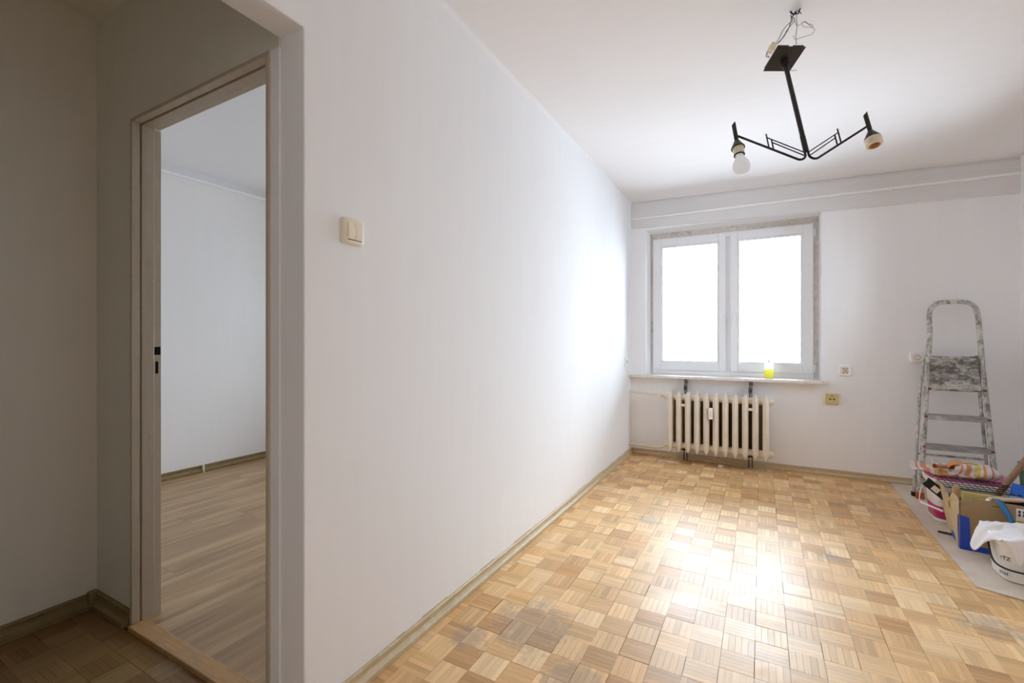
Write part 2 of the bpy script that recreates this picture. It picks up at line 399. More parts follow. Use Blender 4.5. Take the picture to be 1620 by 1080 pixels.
# partition: wall body + lintel over the opening + pier behind the camera, softly rounded arrises
m = MB(); m.prism([(YE, 0), (YB, 0), (YB, 2.6), (-1.7, 2.6), (-1.7, 0), (.06, 0), (.06, 2.037), (YE, 2.037)][::-1], XL - PX,
                  M=Matrix(((0, 0, 1, PX), (1, 0, 0, 0), (0, 1, 0, -.02), (0, 0, 0, 1))))
for k in range(len(m.v)): m.v[k] = (m.v[k][0], m.v[k][1], m.v[k][2] + (.02 if m.v[k][2] > .1 else 0))
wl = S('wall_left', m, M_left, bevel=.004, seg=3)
# cove between partition and ceiling
cv = MB(); pr = [(0, 0)] + [(.018 * (1 - sin(a)), -.018 * (1 - cos(a))) for a in [i * pi / 12 for i in range(7)]]
for yy in (0,):
    n_ = len(pr); vs = []
    for y in (YE - 1.8, YB): vs += [(XL + p[0], y, zc(XL) + p[1]) for p in pr]
    cv.add(vs, [(i, (i + 1) % n_, n_ + (i + 1) % n_, n_ + i) for i in range(n_)])
S('trim_1', cv, M_wall, smooth=True)
wx0, wx1, wz0, wz1 = -1.013, .453, .80, 2.245
m = MB(); m.box(PX, wx0, YB, 5.0, -.02, 2.6); m.box(wx1, XR + .1, YB, 5.0, -.02, 2.6); m.box(wx0, wx1, YB, 5.0, -.02, wz0 - .026); m.box(wx0, wx1, YB, 5.0, wz1, 2.6)
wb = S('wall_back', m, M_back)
ry0, ry1, rz0, rz1 = 3.03, 3.93, 1.05, 2.15  # opening for the added right-hand window
m = MB(); m.box(XR, XR + .25, -1.7, ry0, -.02, 2.6); m.box(XR, XR + .25, ry1, 5, -.02, 2.6); m.box(XR, XR + .25, ry0, ry1, -.02, rz0); m.box(XR, XR + .25, ry0, ry1, rz1, 2.6)
S('wall_right', m)
S('wall_front', B(PX, XR + .1, YF - .1, YF, -.02, 2.6))
S('wall_hall_left', B(HX - .1, HX, -1.7, .96, -.02, 2.6), M_hall)
S('wall_hall_front', B(HX - .1, PX, -1.7, -1.6, -.02, 2.6), M_hall)
JX, RX, HZ, JY0, JY1 = -2.172, -1.303, 1.996, .852, .957
m = MB(); m.box(HX, JX - .014, .858, JY1, -.02, 2.6); m.box(JX - .014, PX, .858, JY1, HZ + .014, 2.6)
S('wall_hall_back', m, M_hall)
S('wall_hall_pier', B(RX - .0, PX, .858, JY1, 0, HZ + .014), M_wall)
S('wall_far_left', B(OX - .1, OX, .85, 5, -.02, 2.7), M_far); S('wall_far_front', B(OX - .1, HX - .05, .85, JY1 - .001, -.02, 2.7))
ox0, ox1 = -3.2, -1.90
m = MB(); m.box(OX, ox0, YB, 5.0, -.02, 2.7); m.box(ox1, PX, YB, 5.0, -.02, 2.7); m.box(ox0, ox1, YB, 5.0, -.02, .8); m.box(ox0, ox1, YB, 5.0, wz1, 2.7)
S('wall_far_back', m, M_far)
# plastered beam over the window: slightly proud, sagging lower edge, rounded top
m = MB(); nx = 24; prof = lambda x: [(YB + .002, zc(x) + .01), (YB - .006, zc(x) - .001), (YB - .016, zc(x) - .012), (YB - .019, zc(x) - .03), (YB - .019, 2.273 - .0258 * (x + 1.157) + .006), (YB - .013, 2.273 - .0258 * (x + 1.157)), (YB + .002, 2.270 - .0258 * (x + 1.157))]
vs = []; fs = []
for i in range(nx + 1):
    x = XL + (XR - XL) * i / nx; wob = .002 * sin(i * 1.7)
    for y, z in prof(x): vs.append((x, y + (wob if y < YB - .01 else 0), z))
for i in range(nx):
    for k in range(6): a = i * 7 + k; fs.append((a, a + 7, a + 8, a + 1))
m.add(vs, fs); S('trim_2', m, M_beam, smooth=True)
# heating pipe under the ceiling
m = MB(); m.tube([(XL, YB - .03, 2.362), (.3, YB - .03, 2.353), (.9, YB - .03, 2.346), (XR, YB - .03, 2.339)], .0115, 10)
hp = m.build('heating_pipe', M_wpipe); tag(hp, 'thin white heating pipe running along the plaster beam above the window', 'pipe')
m = MB(); m.tube([(.90, YB - .018, 2.37), (.90, YB - .042, 2.366), (.90, YB - .042, 2.326), (.90, YB - .018, 2.322)], .004, 6); m.build('pipe_clip', M_wpipe, hp)
nb = B(1.062, 1.072, YB - .012, YB, 2.192, 2.214).build('wall_plug', M_wpipe, bevel=.002); tag(nb, 'tiny white plug stuck in the back wall below the beam', 'wall plug')
# next-room pipe and cornice strip
m = MB(); m.tube([(OX + .02, .96, 2.503), (OX + .02, YB, 2.503)], .014, 10)
tag(m.build('heating_pipe', M_wpipe), 'white heating pipe high on the wall of the next room, seen through the doorway', 'pipe')
S('trim_3', B(OX, OX + .012, .96, YB, 2.515, 2.575), M_beam)

# ------------------------------------------------------------------ skirting
sprof = [(0, 0), (.021, 0), (.023, .006), (.022, .018), (.017, .022), (.012, .024), (.008, .030), (.007, .042), (.011, .046), (.011, .053), (.007, .056), (0, .056)]
def skirting(name, p0, p1, nrm, mat, k=1.0, cuts=()):
    p0, p1, nrm = Vector(p0), Vector(p1), Vector(nrm).normalized(); L = (p1 - p0).length; d = (p1 - p0).normalized()
    root = struct(name); cs = [0] + list(cuts) + [L]
    for a, b in zip(cs[:-1], cs[1:]):
        m = MB(); ns = len(sprof); st = 8; vs = []
        for s_ in range(st + 1):
            t = a + (b - a - (.0015 if b < L else 0)) * s_ / st
            for o, z in sprof: vs.append(p0 + d * t + nrm * (o * k + .0005) + Vector((0, 0, z * k + R.uniform(-.0004, .0004))))
        fs = [(s_ * ns + i, s_ * ns + (i + 1) % ns, (s_ + 1) * ns + (i + 1) % ns, (s_ + 1) * ns + i) for s_ in range(st) for i in range(ns)] + [tuple(range(ns)), tuple(range(st * ns, st * ns + ns))[::-1]]
        m.add(vs, fs); m.build('skirting_board', mat, root, ang=28)
    return root
skirting('baseboard_left', (XL, YE - .0, 0), (XL, YB, 0), (1, 0, 0), M_skirt, 1.0, cuts=(2.47,))
skirting('baseboard_back', (XL, YB, 0), (XR, YB, 0), (0, -1, 0), M_skirt, 1.0, cuts=(2.0,))
skirting('baseboard_right', (XR, YB, 0), (XR, YF, 0), (-1, 0, 0), M_skirt)
skirting('baseboard_hall_left', (HX, -1.5, 0), (HX, .835, 0), (1, 0, 0), M_skirt_d, 1.15)
hb = skirting('baseboard_hall_back', (HX + .03, .858, 0), (JX - .030, .858, 0), (0, -1, 0), M_skirt_d, 1.25)
fb = skirting('baseboard_far_left', (OX, YB, .003), (OX, .96, .003), (1, 0, 0), M_skirt_d, 1.1, cuts=(2.48,))
B(OX, OX + .029, 2.158, 2.170, .004, .068).build('joint_cover', M_ivory, fb, bevel=.003)
B(HX + .001, HX + .036, .822, .857, 0, .075).build('corner_cover', M_skirt_d, hb, bevel=.006)
# ragged paint line above the partition skirting
m = MB(); y = YE + .02
while y < YB - .05:
    L = R.uniform(.04, .22); h = R.uniform(.0015, .0045)
    m.box(XL, XL + .0012 + R.uniform(0, .001), y, y + L, .056, .056 + h); y += L + R.uniform(.05, .45)
o = m.build('old_paint_edge', M_skirt, smooth=False); o['kind'] = 'structure'

# ------------------------------------------------------------------ windows
def window(name, x0, x1, z0, z1, mid0, mid1, strip):
    root = struct(name, ((x0 + x1) / 2, 4.86, z0)); O = Vector(root.location)
    def bx(a, b, c_, d, e_, f): return B(a - O.x, b - O.x, c_ - O.y, d - O.y, e_ - O.z, f - O.z)
    # rough strip left around the new frame
    if strip:
        m = MB(); g = strip
        for a, b, e_, f in ((g[0], x0, z0, z1), (x1, g[1], z0, z1), (g[0], g[1], z1, g[3])):
            m.box(a - O.x, b - O.x, .012, .07, e_ - O.z, f - O.z)
        k = MB()   # crumbs of mortar and old tape, real relief
        for _ in range(170):
            side = R.random(); L = R.uniform(.01, .05); t = R.uniform(.004, .013)
            if side < .45: cx_, cz_ = R.uniform(g[0], g[1]), R.uniform(z1 + .006, g[3] - .004); sx, sz = L, t * .8
            elif side < .7: cx_, cz_ = R.uniform(g[0] + .004, x0 - .006), R.uniform(z0, g[3]); sx, sz = t * .6, L
            else: cx_, cz_ = R.uniform(x1 + .006, g[1] - .006), R.uniform(z0, g[3]); sx, sz = t * .8, L
            dp = R.uniform(.002, .010)
            xa, xb = max(cx_ - sx / 2, g[0]), min(cx_ + sx / 2, g[1]); za, zb = max(cz_ - sz / 2, z0), min(cz_ + sz / 2, g[3])
            k.box(xa - O.x, xb - O.x, .012 - dp, .014, za - O.z, zb - O.z)
        o = m.build('mortar_strip', M_mortar, root, smooth=False)
        k.build('mortar_crumbs', M_mortar, root, smooth=False, kind='stuff')
    fw = .045
    f = MB()
    f.box(x0 - O.x, x0 + fw - O.x, 0, .07, 0, z1 - O.z); f.box(x1 - fw - O.x, x1 - O.x, 0, .07, 0, z1 - O.z)
    f.box(x0 + fw - O.x, x1 - fw - O.x, 0, .07, 0, fw); f.box(x0 + fw - O.x, x1 - fw - O.x, 0, .07, z1 - fw - O.z, z1 - O.z)
    f.box(mid0 - .004 - O.x, mid1 + .004 - O.x, .022, .069, fw, z1 - fw - O.z)
    f.build('frame', M_upvc, root, bevel=.003)
    for si, (a, b) in enumerate(((x0 + .005, mid0), (mid1, x1 - .005))):
        s = MB(); zb, zt = z0 + .042, z1 - .008; sw = .078
        hw = sw - .018
        s.box(a - O.x, a + sw - O.x, -.018, .05, zb - O.z, zt - O.z); s.box(b - hw - O.x, b - O.x, -.018, .05, zb - O.z, zt - O.z) if si == 0 else s.box(b - sw - O.x, b - O.x, -.018, .05, zb - O.z, zt - O.z)
        if si == 1: s.v = []; s.f = []; s.uv = []; s.mi = []; s.col = []; s.box(a - O.x, a + hw - O.x, -.018, .05, zb - O.z, zt - O.z); s.box(b - sw - O.x, b - O.x, -.018, .05, zb - O.z, zt - O.z)
        l_, r_ = (a + sw, b - hw) if si == 0 else (a + hw, b - sw)
        s.box(l_ - O.x, r_ - O.x, -.018, .05, zb - O.z, zb + sw - O.z); s.box(l_ - O.x, r_ - O.x, -.018, .05, zt - sw - O.z, zt - O.z)
        sash = s.build('sash', M_upvc, root, bevel=.004)
        bd = MB(); t = .012
        bd.box(l_ - O.x, l_ + t - O.x, -.008, .02, zb + sw - O.z, zt - sw - O.z); bd.box(r_ - t - O.x, r_ - O.x, -.008, .02, zb + sw - O.z, zt - sw - O.z)
        bd.box(l_ + t - O.x, r_ - t - O.x, -.008, .02, zb + sw - O.z, zb + sw + t - O.z); bd.box(l_ + t - O.x, r_ - t - O.x, -.008, .02, zt - sw - t - O.z, zt - sw - O.z)
        bd.build('glazing_bead', M_upvc, sash, bevel=.003)
        gk = MB(); q = t; t2 = .0035
        for (aa, bb, cc, dd) in ((l_ + q, l_ + q + t2, zb + sw + q, zt - sw - q), (r_ - q - t2, r_ - q, zb + sw + q, zt - sw - q), (l_ + q, r_ - q, zb + sw + q, zb + sw + q + t2), (l_ + q, r_ - q, zt - sw - q - t2, zt - sw - q)):
            gk.box(aa - O.x, bb - O.x, .008, .016, cc - O.z, dd - O.z)
        gk.build('glass_gasket', M_iron, sash, smooth=False)
        bx(l_ + .005, r_ - .005, O.y + .017, O.y + .021, zb + sw + .005, zt - sw - .005).build('glass_pane', M_glass, sash, smooth=False)
        hx = (b - hw / 2 - .002 if si == 0 else a + hw / 2 + .002) - O.x; hz = 1.375 - O.z
        hm = MB(); hm.box(hx - .014, hx + .014, -.026, -.018, hz - .035, hz + .035); hm.tube([(hx, -.024, hz), (hx, -.05, hz)], .009, 10)
        hm.tube([(hx, -.05, hz + .010), (hx, -.052, hz - .01), (hx, -.05, hz - .06), (hx, -.046, hz - .125)], [(.010, .007), (.011, .008), (.009, .006), (.008, .005)], 10)
        hm.build('handle', M_upvc, sash, bevel=.002)
    if strip:                                    # small corner hinges on the right-hand stile
        for hz in (z0 + .06, z1 - .12):
            MB().tube([(x1 + .006 - O.x, -.012, hz - O.z), (x1 + .006 - O.x, -.012, hz + .06 - O.z)], .007, 8).build('hinge', M_upvc, root)
    return root
w3 = window('added_fill_window', -.45, .45, rz0, rz1, -.02, .02, None)  # unseen window, added to brighten the back wall from the right
w3.location = (XR + .12, (ry0 + ry1) / 2, rz0); w3.rotation_euler = (0, 0, rad(-90))
w1 = window('window_1', -.987, .411, .80, 2.19, -.301, -.257, (wx0, wx1, .80, wz1))
window('window_2', ox0, ox1, .80, wz1, -2.57, -2.53, None)
sl = MB(); sl.box(XL + .002, .492, 4.545, YB, .775, .800); sl.box(wx0, wx1, YB, 4.875, .775, .800)
sl.build('window_sill', M_sill, smooth=True, bevel=.003); bpy.data.objects['window_sill'].parent = w1
bpy.data.objects['window_sill'].matrix_parent_inverse = Matrix.Translation(w1.location).inverted()

# ------------------------------------------------------------------ door frame and threshold
d1 = struct('door_1', ((JX + RX) / 2, JY0, 0)); DO = Vector(d1.location)
def dpart(name, boxes, mat=None, bevel=.002, par=None):
    m = MB()
    for b in boxes: m.box(b[0] - DO.x, b[1] - DO.x, b[2] - DO.y, b[3] - DO.y, b[4], b[5])
    return m.build(name, mat or M_jamb, par or d1, bevel=bevel)
dj = dpart('jamb', [(JX - .014, JX, JY0, .880, 0, HZ), (JX - .014, JX - .006, .880, .885, 0, HZ), (JX - .014, JX + .003, .885, .928, 0, HZ), (JX - .014, JX - .009, .928, JY1, 0, HZ)])
dpart('jamb', [(RX - .016, RX, JY0, .880, 0, HZ), (RX - .013, RX, .885, .928, 0, HZ), (RX - .012, RX, .928, JY1, 0, HZ)])
dpart('head_jamb', [(JX - .014, RX, JY0, .880, HZ, HZ + .014), (JX - .014, RX, .880, .885, HZ + .006, HZ + .014), (JX - .014, RX, .885, .928, HZ - .003, HZ + .014), (JX - .014, RX, .928, JY1, HZ + .009, HZ + .014)])
# latch and bolt holes in the strike side
dpart('latch_hole', [(JX - .0095, JX - .0083, .931, .954, 1.075, 1.108)], M_hole, 0, dj)
dpart('latch_hole', [(JX - .0095, JX - .0083, .936, .946, .998, 1.048)], M_hole, 0, dj)
tb = B(JX - .0, PX - .0, .838, .901, -.006, .017).build('threshold_board', M_thresh, bevel=.003); tb.parent = d1; tb.matrix_parent_inverse = Matrix.Translation(d1.location).inverted()

# ------------------------------------------------------------------ radiator
def radiator():
    x0, n, p = -.785, 11, .0782; yc = 4.50; root = thing('radiator', 'old cream cast iron radiator with eleven ribs under the window', 'radiator', (x0 + n * p / 2, yc, 0)); O = root.location
    zt, zb = .612, .162
    def section():
        m = MB()
        rows = [(.108, .003, .004), (.128, .015, .011), (.150, .0225, .016), (.20, .0245, .017), (.58, .0245, .017), (.625, .0225, .016), (.648, .015, .011), (.668, .003, .004)]
        vs = []
        for z, hw, hd in rows:                             # flat oblong tube with a sharp ridge on its face and pointed ends
            dd = .5 + .5 * min(1, hw / .0225)
            vs += [(0, -.075 - hd - .010, z), (hw * .5, -.075 - hd * .8, z), (hw * .55, -.075 - hd * .45, z), (hw, -.070, z), (hw, -.052, z), (hw * .78, -.045, z), (hw * .78, .075 * dd, z), (hw * .4, .09 * dd, z),
                   (-hw * .4, .09 * dd, z), (-hw * .78, .075 * dd, z), (-hw * .78, -.045, z), (-hw, -.052, z), (-hw, -.070, z), (-hw * .55, -.075 - hd * .45, z), (-hw * .5, -.075 - hd * .8, z)]
        fs = []; nn = 15
        for i in range(len(rows) - 1):
            for k in range(nn): a, b = i * nn + k, i * nn + (k + 1) % nn; fs.append((a, b, b + nn, a + nn))
        fs += [tuple(range(nn))[::-1], tuple(range((len(rows) - 1) * nn, len(rows) * nn))]
        m.add(vs, fs)
        for z in (zb, zt):                                 # top and bottom water ways joining the columns
            m.tube([(0, -.075, z), (0, .075, z)], [(.020, .026), (.020, .026)], 10)
        return m
    first = None
    for i in range(n):
        x = x0 + p * (i + .5) - O.x
        if first is None: o = section().build('rib', M_rad, root, ang=24); first = o
        else: o = first.copy(); COL.objects.link(o); o.parent = root
        o.location = (x, 0, 0)
    hubs = MB()
    for z in (zb, zt):
        for yo in (-.02,): hubs.tube([(x0 - .012 - O.x, yo, z), (x0 + n * p + .012 - O.x, yo, z)], .030, 14)
        hubs.tube([(x0 + n * p + .01 - O.x, -.02, z), (x0 + n * p + .024 - O.x, -.02, z)], .019, 6)
    hubs.build('connecting_tube', M_rad, root)
    # metering device and two fixing plates clipped between ribs
    hm = MB(); hx = x0 + p * 5 - O.x
    hm.box(hx - .017, hx + .017, -.112, -.086, .438, .538); ha = hm.build('heat_meter', M_wplas, root, bevel=.005)
    B(hx - .007, hx + .007, -.1135, -.111, .458, .512).build('meter_window', M_ivory, ha, bevel=.001)
    for k in (2, 9):
        bx_ = x0 + p * k - O.x; B(bx_ - .018, bx_ + .018, -.092, -.084, .535, .558).build('clip_plate', M_rad, root, bevel=.002)
    return root, x0, n, p
rd, rx0, rn, rpitch = radiator()
for k, lab in ((2, 'dark iron bracket holding up the radiator, the one nearer the corner'), (9, 'dark iron bracket holding up the radiator, the one nearer the double socket')):
    X = rx0 + rpitch * k; t = thing('radiator_bracket', lab, 'bracket', (X, 4.6, 0), group=None)
    m = MB(); m.box(-.013, -.001, .0, .014, .62, .775); m.box(.004, .012, .004, .016, .62, .775); m.box(-.018, .014, -.012, .0, .665, .715); m.box(-.010, .018, -.006, .006, .735, .760); m.build('hanger', plain('grey_iron' + str(k), (.17, .155, .14, 1), .7, .3, var=.3), t, bevel=.001)
    m = MB(); m.box(-.018, -.010, -.02, -.008, 0, .165); m.box(.008, .016, -.02, -.008, 0, .165); m.box(-.018, .016, -.15, -.01, .125, .135); m.build('foot', M_iron, t, bevel=.001)
    MB().tube([(.0, -.012, .69), (.0, -.022, .69)], .009, 6).build('nut', M_iron, t)
o = B(-.79, .05, YB - .0025, YB, .12, .60).build('dark_wall_patch', plain('dark_brown_patch', srgb(104, 84, 62), .95, var=.2, sc=14), smooth=False); o['kind'] = 'structure'  # dark brown patch on the wall behind the ribs
# pipes and valve
t = thing('radiator_supply_pipe', 'cream painted pipe with round valve entering the radiator at the top', 'pipe', (-1.1, 4.56, .62)); O = t.location
MB().tube([(XL - O.x, .02, .008), (-.86 - O.x, -.04, .0)], .0135, 10).build('pipe', M_pipe, t)
m = MB(); m.tube([(-.86 - O.x, -.04, 0), (-.782 - O.x, -.075, -.006)], .014, 12); m.tube([(-.825 - O.x, -.055, -.004), (-.812 - O.x, -.06, -.004)], .019, 6); m.build('valve_body', M_pipe, t)
m = MB(); m.tube([(-.852 - O.x, -.04, 0), (-.856 - O.x, -.085, 0)], .021, 16); m.build('valve_knob', M_pipe, t, bevel=.002)
t = thing('radiator_return_pipe', 'cream painted pipe leaving the radiator near the floor', 'pipe', (-1.1, 4.56, .12)); O = t.location
m = MB(); m.tube([(XL - O.x, .02, -.012), (-.90 - O.x, -.02, -.014), (-.84 - O.x, -.05, .0), (-.78 - O.x, -.06, .035)], .0135, 10); m.build('pipe', M_pipe, t)
MB().tube([(-.93 - O.x, -.012, -.014), (-.905 - O.x, -.019, -.0143)], .0175, 8).build('union_nut', M_pipe, t)
# bits under the radiator
m = MB(); m.tube([(-.78 + .07 * cos(a), 4.44 + .035 * sin(a), .0035) for a in [i * .35 for i in range(12)]], .003, 6)
tag(m.build('cable_scrap', M_wplas), 'short curl of white cable on the floor under the radiator', 'cable')
m = MB()
for _ in range(26):
    x, y, s = -.32 + R.gauss(0, .012), 4.535 + R.gauss(0, .012), R.uniform(.003, .008); m.box(x - s, x + s, y - s, y + s, 0, s * 1.6)
tag(m.build('plaster_crumbs', M_wplas, smooth=False, kind='stuff'), 'small heap of white plaster crumbs under the radiator middle', 'rubble')

# ------------------------------------------------------------------ bottle on the sill
t = thing('spray_bottle', 'clear bottle half filled with yellow liquid on the window sill', 'bottle', (.062, 4.70, .8)); 
M_clear = glass_mat('clear_plastic', (.96, .97, .97, 1))
M_liq = N('yellow_liquid'); M_liq.set(Base_Color=srgb(254, 248, 130), Roughness=.2, Transmission_Weight=.0, Subsurface_Weight=0.0); lt = M_liq.n('BsdfTranslucent'); lt.inputs[0].default_value = srgb(255, 252, 150); mx = M_liq.n('MixShader'); mx.inputs[0].default_value = .65
M_liq.l(M_liq.b.outputs[0], mx.inputs[1]); M_liq.l(lt.outputs[0], mx.inputs[2]); M_liq.l(mx.outputs[0], M_liq.out.inputs[0]); M_liq = M_liq.m
M_milk = N('frosted_white_plastic'); M_milk.set(Base_Color=(.93, .94, .95, 1), Roughness=.35); lt = M_milk.n('BsdfTranslucent'); lt.inputs[0].default_value = (.97, .98, .98, 1); mx = M_milk.n('MixShader'); mx.inputs[0].default_value = .7
M_milk.l(M_milk.b.outputs[0], mx.inputs[1]); M_milk.l(lt.outputs[0], mx.inputs[2]); M_milk.l(mx.outputs[0], M_milk.out.inputs[0]); M_milk = M_milk.m
MB().lathe([(-.008, .0), (.0, .003), (.0, .082)], 28, sup=(.037, .023, 3.2)).build('liquid', M_liq, t)
MB().lathe([(.0, .082), (.0, .118), (-.006, .135), (-.018, .146)], 28, sup=(.037, .023, 3.2), capb=False).build('shoulder', M_milk, t)
MB().lathe([(.0125, .140), (.0125, .160), (.011, .162), (.006, .163), (.006, .170)], 20).build('cap', M_wplas, t)
MB().tube([(0, 0, .166), (0, 0, .186)], .0035, 8).build('nozzle', plain('grey_nozzle', (.35, .33, .31, 1), .5), t)

# ------------------------------------------------------------------ sockets and switch
def plate(m, w_, h_, d, r=.012, M=None, n=4, ex=6):
    m.lathe([(0, 0), (0, d * .6), (-.003, d), (-.01, d + .0005)], 36, sup=(w_ / 2, h_ / 2, ex), M=M)
FB = Matrix(((1, 0, 0, 0), (0, 0, -1, 0), (0, 1, 0, 0), (0, 0, 0, 1)))      # local z -> world -y (facing the camera from the back wall)
t = thing('double_socket', 'white double socket plate with four small holes right of the window', 'socket', (.612, YB, .889))
m = MB(); plate(m, .088, .088, .012, M=FB, ex=6); p_ = m.build('plate', M_wplas, t)
B(-.021, .021, -.0145, -.010, -.026, .026).build('socket_insert', plain('beige_insert', srgb(214, 200, 178), .5), t, bevel=.002)
for a, b in ((-.011, -.017), (.011, -.017), (-.011, .017), (.011, .017)): MB().tube([(a, -.0140, b), (a, -.0152, b)], .0032, 10).build('pin_hole', M_hole, t)
MB().tube([(0, -.0140, 0), (0, -.0155, 0)], .004, 10).build('centre_screw', M_iron, t)
t = thing('old_socket', 'yellowed square socket below the right end of the window sill', 'socket', (.522, YB, .648))
MB().box(-.045, .045, -.022, 0, -.045, .045).build('plate', M_yplas, t, bevel=.005)
for a in (-.014, .014): MB().tube([(a, -.0215, .0), (a, -.0228, .0)], .0062, 12).build('pin_hole', M_hole, t)
MB().box(-.012, .012, -.0225, -.0215, .022, .032).build('maker_mark', plain('dull_mark', srgb(168, 158, 96), .6), t)
MB().box(-.004, .004, -.0224, -.0215, -.002, .002).build('centre_slot', M_iron, t)
t = thing('wall_socket', 'white rounded socket with one round hole beside the ladder', 'socket', (1.066, YB, 1.008))
Rt = Matrix.Rotation(rad(-4), 4, 'Y')
m = MB(); plate(m, .084, .080, .030, M=Rt @ FB, ex=5); m.build('plate', M_wplas, t)
m = MB(); m.lathe([(.0205, .0302), (.0205, .0325), (.018, .0325), (.0165, .026)], 24, M=FB, capb=False, capt=True); m.build('socket_well', plain('warm_grey_insert', srgb(190, 178, 160), .5), t)
for a in (-.008, .008): MB().tube([(a, -.0268, 0), (a, -.0276, 0)], .003, 8).build('pin_hole', M_hole, t)
MB().tube([(0, -.0268, .010), (0, -.036, .010)], .002, 8).build('earth_pin', M_iron, t)
FL = Matrix(((0, 0, 1, 0), (1, 0, 0, 0), (0, 1, 0, 0), (0, 0, 0, 1)))        # local z -> world +x, local x -> world y
t = thing('corner_socket', 'small white socket on the long wall close to the window corner', 'socket', (XL, 4.43, .932))
m = MB(); plate(m, .078, .082, .010, M=FL); m.build('plate', M_wplas, t)
m = MB(); m.lathe([(.021, .0100), (.021, .0115), (.018, .0112)], 20, M=FL); m.build('socket_well', plain('grey_insert', (.40, .38, .36, 1), .5), t)
t = thing('light_switch', 'cream double rocker light switch on the long white wall', 'switch', (XL, 1.037, 1.482))
m = MB(); m.lathe([(0, 0), (0, .007), (-.003, .014), (-.008, .0165)], 44, sup=(.0425, .0425, 7), M=FL); m.build('frame', M_ivory, t)
for a in (-.0145, .0145):
    m = MB(); zs = [(-.027, .0165), (-.018, .0205), (0, .0215), (.018, .0195), (.027, .0165)]; vs = []
    for z, x in zs: vs += [(x, a - .0141, z), (x, a + .0141, z)]
    n0 = len(vs)
    for z, x in zs: vs += [(.013, a - .0141, z), (.013, a + .0141, z)]
    fs = [(2 * i, 2 * i + 1, 2 * i + 3, 2 * i + 2) for i in range(4)] + [(n0 + 2 * i, 2 * i, 2 * i + 2, n0 + 2 * i + 2) for i in range(4)] + [(2 * i + 1, n0 + 2 * i + 1, n0 + 2 * i + 3, 2 * i + 3) for i in range(4)] + [(0, n0, n0 + 1, 1), (8, 9, n0 + 9, n0 + 8)]
    m.add(vs, fs); m.build('rocker', M_ivory, t, bevel=.0008, ang=25)
MB().box(.0155, .0168, -.0285, .0285, -.0300, -.0275).build('shadow_gap', M_iron, t)
MB().box(.0155, .0166, -.0004, .0004, -.027, .027).build('centre_gap', M_iron, t)

# ------------------------------------------------------------------ ceiling lamp
Rv = Vector((cos(th), sin(th), 0)); Fv = Vector((-sin(th), cos(th), 0)); Zv = Vector((0, 0, 1))
ORG = 1.10 * Rv + 1.692 * Fv + Vector((0, 0, 1.811))
wv = (.307 * Fv + .952 * Zv).normalized(); al = rad(-6.3); u0 = cos(al) * Rv + sin(al) * Fv; u0 = (u0 - u0.dot(wv) * wv).normalized(); vv = wv.cross(u0)
ML = Matrix(((u0.x, vv.x, wv.x, ORG.x), (u0.y, vv.y, wv.y, ORG.y), (u0.z, vv.z, wv.z, ORG.z), (0, 0, 0, 1)))
lamp = thing('ceiling_lamp', 'black two-armed metal ceiling lamp hanging askew from bare wires with one bulb', 'lamp', M=ML)
LR = .482
m = MB(); m.tube([(0, 0, .03), (0, 0, LR)], .0085, 14); m.build('rod', M_black, lamp)
m = MB(); m.lathe([(.014, LR - .032), (.014, LR - .003)], 16); m.build('rod_collar', M_black, lamp, bevel=.001)
plt = MB(); s_ = .055; RZ = Matrix.Rotation(rad(6.3), 4, 'Z')
plt.box(-s_, s_, -s_, s_, LR, LR + .0015, M=RZ)
for a, b, c2, d in ((-s_ + .004, s_ - .004, -s_ + .004, -s_ + .0055), (-s_ + .004, s_ - .004, s_ - .0055, s_ - .004), (-s_ + .004, -s_ + .0055, -s_ + .0055, s_ - .0055), (s_ - .0055, s_ - .004, -s_ + .0055, s_ - .0055)):
    if c2 < -.04 and b > 0 and a < 0:
        plt.box(a, -.008, c2, d, LR, LR + .014, M=RZ); plt.box(.008, b, c2, d, LR, LR + .014, M=RZ); plt.box(-.008, .008, c2, d, LR, LR + .008, M=RZ)
    else: plt.box(a, b, c2, d, LR, LR + .014, M=RZ)
plt.build('canopy_plate', M_rust, lamp, smooth=False)
def arc(c_, r, a0, a1, n=8): return [(c_[0] + r * cos(rad(a0 + (a1 - a0) * i / n)), 0, c_[1] + r * sin(rad(a0 + (a1 - a0) * i / n))) for i in range(n + 1)]
